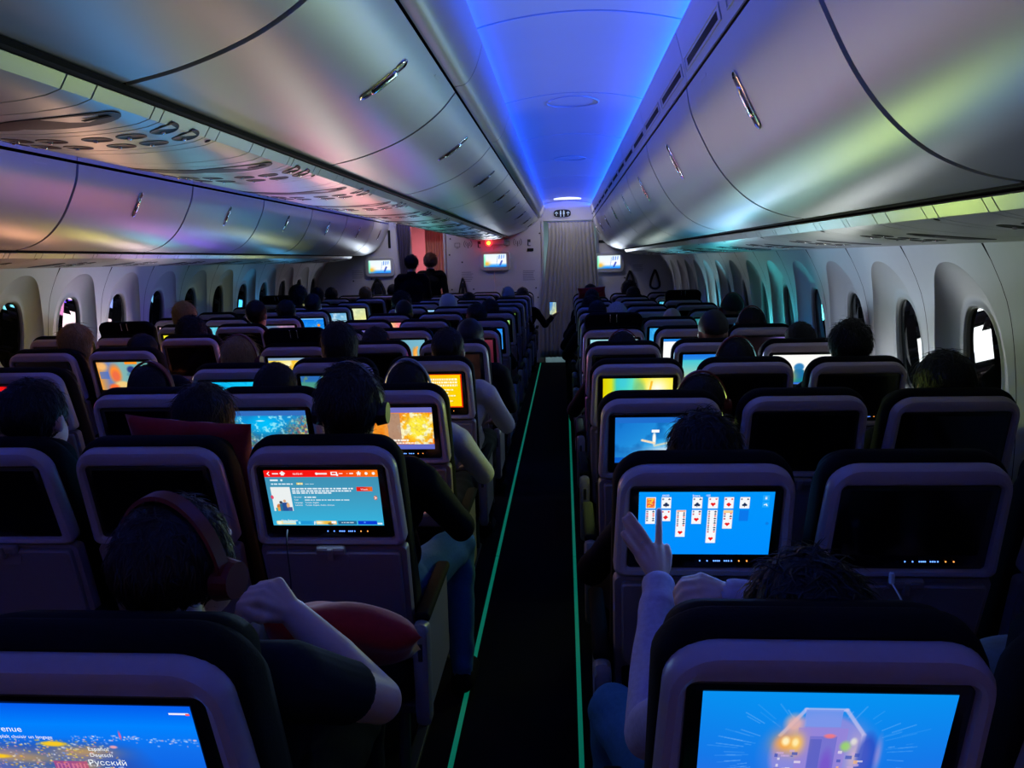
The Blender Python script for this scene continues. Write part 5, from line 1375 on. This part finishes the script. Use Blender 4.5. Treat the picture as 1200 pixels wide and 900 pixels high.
# two people standing in the far aisle
def standing(x, y, top, hair, hairmat, shirt, lab):
    k = top/1.725
    pr = []
    pr += [ell_((0, 0, .94), (.165, .115, .13), 'trousers'), ell_((0, 0, 1.12), (.15, .105, .16), 'shirt'), ell_((0, 0, 1.28), (.175, .11, .15), 'shirt'), cap_((-.15, 0, 1.415), (.15, 0, 1.415), .062, .062, 'shirt'), cap_((0, 0, 1.42), (0, 0, 1.475), .07, .06, 'shirt'), cap_((0, 0, 1.45), (0, .01, 1.55), .056, .054, 'skin')]
    head(pr, (0, .03, 1.622))
    for sx in (-1, 1):
        pr += [cap_((sx*.085, 0, .90), (sx*.09, .01, .50), .085, .058, 'trousers'), cap_((sx*.09, .01, .50), (sx*.09, -.01, .10), .056, .042, 'trousers'), cap_((sx*.09, -.03, .048), (sx*.10, .14, .04), .045, .036, 'shoe_r' if sx > 0 else 'shoe_l')]
        pr += [cap_((sx*.19, 0, 1.39), (sx*.23, .0, 1.12), .05, .042, 'shirt'), cap_((sx*.23, 0, 1.12), (sx*.20, .17, .99), .04, .028, 'skin')]
        hand(pr, (sx*.20, .17, .99), (-.1*sx, .8, -.35), (sx*.7, .3, .6), sx, .4)
    parts = grow(pr, .0085)
    o = obj('person', parts['body'], M['skin_light'], None, loc=(x, y, 0)); o.scale = (1, 1, k)
    dress(o, hair, hairmat, 'skin_light', shirt, 'trouser_dark', None, parts, (0, .03, 1.622))
    tag(o, lab, 'person')
standing(-2.10, 10.35, 1.745, 'tousled', 'hair_brown', 'shirt_black', 'person with cropped hair in black top standing in the far aisle, back turned')
standing(-2.06, 11.62, 1.77, 'curly', 'hair_red', 'shirt_black', 'person with reddish curly hair standing right before the red-lit doorway')
# sleeper in the centre middle seat, hair falling over the seat edge onto a red pillow
def sleeper():
    x, y = -1.14, RY('C', 2)
    o = obj('person', BODY[0]['body'], M['skin_light'], None, loc=(x-.03, y+.16, 0)); o.scale = (1, 1, 1.275/1.285)
    dress(o, 'long', 'hair_black', 'skin_light', 'shirt_black', 'trouser_dark', None, BODY[0])
    tag(o, 'long dark-haired person beside the big red pillow, in the dark-screened middle seat', 'person')
sleeper()
def window_neighbour():
    o = obj('person', BODY[0]['body'], M['skin_light'], None, loc=(.87, RY('R', 1)+.0, 0)); o.scale = (1, 1, 1.28/1.285)
    dress(o, 'short', 'hair_black', 'skin_light', 'shirt_green', 'trouser_dark', None, BODY[0])
    tag(o, 'person in pale grey-green sleeve seated next to the solitaire player', 'person')
window_neighbour()

# ---------------------------------------------------------------- loose things
def pillow(w, h, d, seed, bend=0):
    bm = bmesh.new(); n = 22; rs = np.random.RandomState(seed); k = rs.randn(6, 2)*5; ph = rs.rand(6)*6
    def P(u, v, s):
        e = (1-abs(u)**3.2)*(1-abs(v)**3.2); e = max(e, 0)**.55
        wr = sum(math.sin(k[i][0]*u+k[i][1]*v+ph[i]) for i in range(6))*.004
        pin = 1-.05*(1-abs(v)) if abs(u) > .8 else 1
        return Vector((u*w/2*(1-.06*(1-v*v)), s*(d/2*e+.002)+wr*e+bend*u*u, v*h/2*(1-.05*(1-u*u))))
    for s in (1, -1):
        g = [[bm.verts.new(P(-1+2*i/n, -1+2*j/n, s)) for i in range(n+1)] for j in range(n+1)]
        for j in range(n):
            for i in range(n):
                q = (g[j][i], g[j][i+1], g[j+1][i+1], g[j+1][i]); bm.faces.new(q if s < 0 else q[::-1])
    bmesh.ops.remove_doubles(bm, verts=bm.verts, dist=.0045)
    return to_mesh(bm, 'pillow', True)
o = obj('pillow', pillow(.40, .34, .10, 2), M['red_fabric'], None, (-1.125, 2.145, 1.045), (RAD(14), RAD(4), RAD(-4)))
tag(o, 'large dark red pillow propped on top of a dark centre middle seat', 'pillow')
o = obj('lap_pillow', pillow(.36, .26, .11, 4), M['red_fabric'], None, (-.52, 1.60, .80), (RAD(55), RAD(10), RAD(6)))
tag(o, 'bright red cushion on the lap of the passenger with headphones', 'pillow')
o = obj('head_pillow', pillow(.34, .13, .08, 6), M['red_fabric'], None, (.33, RY('R', 11)+.015, 1.235), (RAD(10), RAD(-3), 0))
tag(o, 'small bright red pillow over a far aisle seat next to the beige curtain', 'pillow')
def phone(loc, rot, w, h, pt, lab, glow):
    t = empty('phone', loc); t.rotation_euler = [RAD(a) for a in rot]
    obj('case', box_mesh((0, 0, 0), (w, .009, h), .004, 2), M['phone_body'], t)
    obj('screen', image_mesh(w*.9, h*.92, 12, 20, pt), M['screen_image'], t, loc=(0, -.0056, 0))
    tag(t, lab, 'phone')
phone((-.165, RY('C', 12)+.485, .955), (0, 0, -8), .105, .19, p_plain((40,120,230),(250,235,140)), 'tall lit phone held out into the aisle beside the far centre seats', 0)
phone((-.505, RY('C', 5)+.575, .915), (20, 8, -20), .075, .14, p_plain((10,110,200),(60,230,190)), 'small lit teal phone peeking past the yellow text screen seat', 0)
# cables
o = obj('charging_cable', tube(spline([(.735, 1.67, .905), (.742, 1.63, .88), (.765, 1.625, .82), (.782, 1.63, .74), (.785, 1.66, .62)], 8), .0022, 6), M['cable_white']); 
bm = bmesh.new(); box(bm, (.735, 1.668, .915), (.012, .010, .028), .003, 1); obj('plug', bm, M['cable_white'], o)
tag(o, 'thin white charging cable hanging from the big dark screen seat', 'cable')
o = obj('headphone_cable', tube(spline([(-.77, 1.93, .93), (-.765, 1.905, .90), (-.768, 1.92, .80), (-.78, 1.96, .66), (-.74, 1.98, .52)], 8), .0020, 6), M['cable_black'])
tag(o, 'thin black cable hanging below the film-menu screen', 'cable')

bpy.data.scenes.remove(WORK)
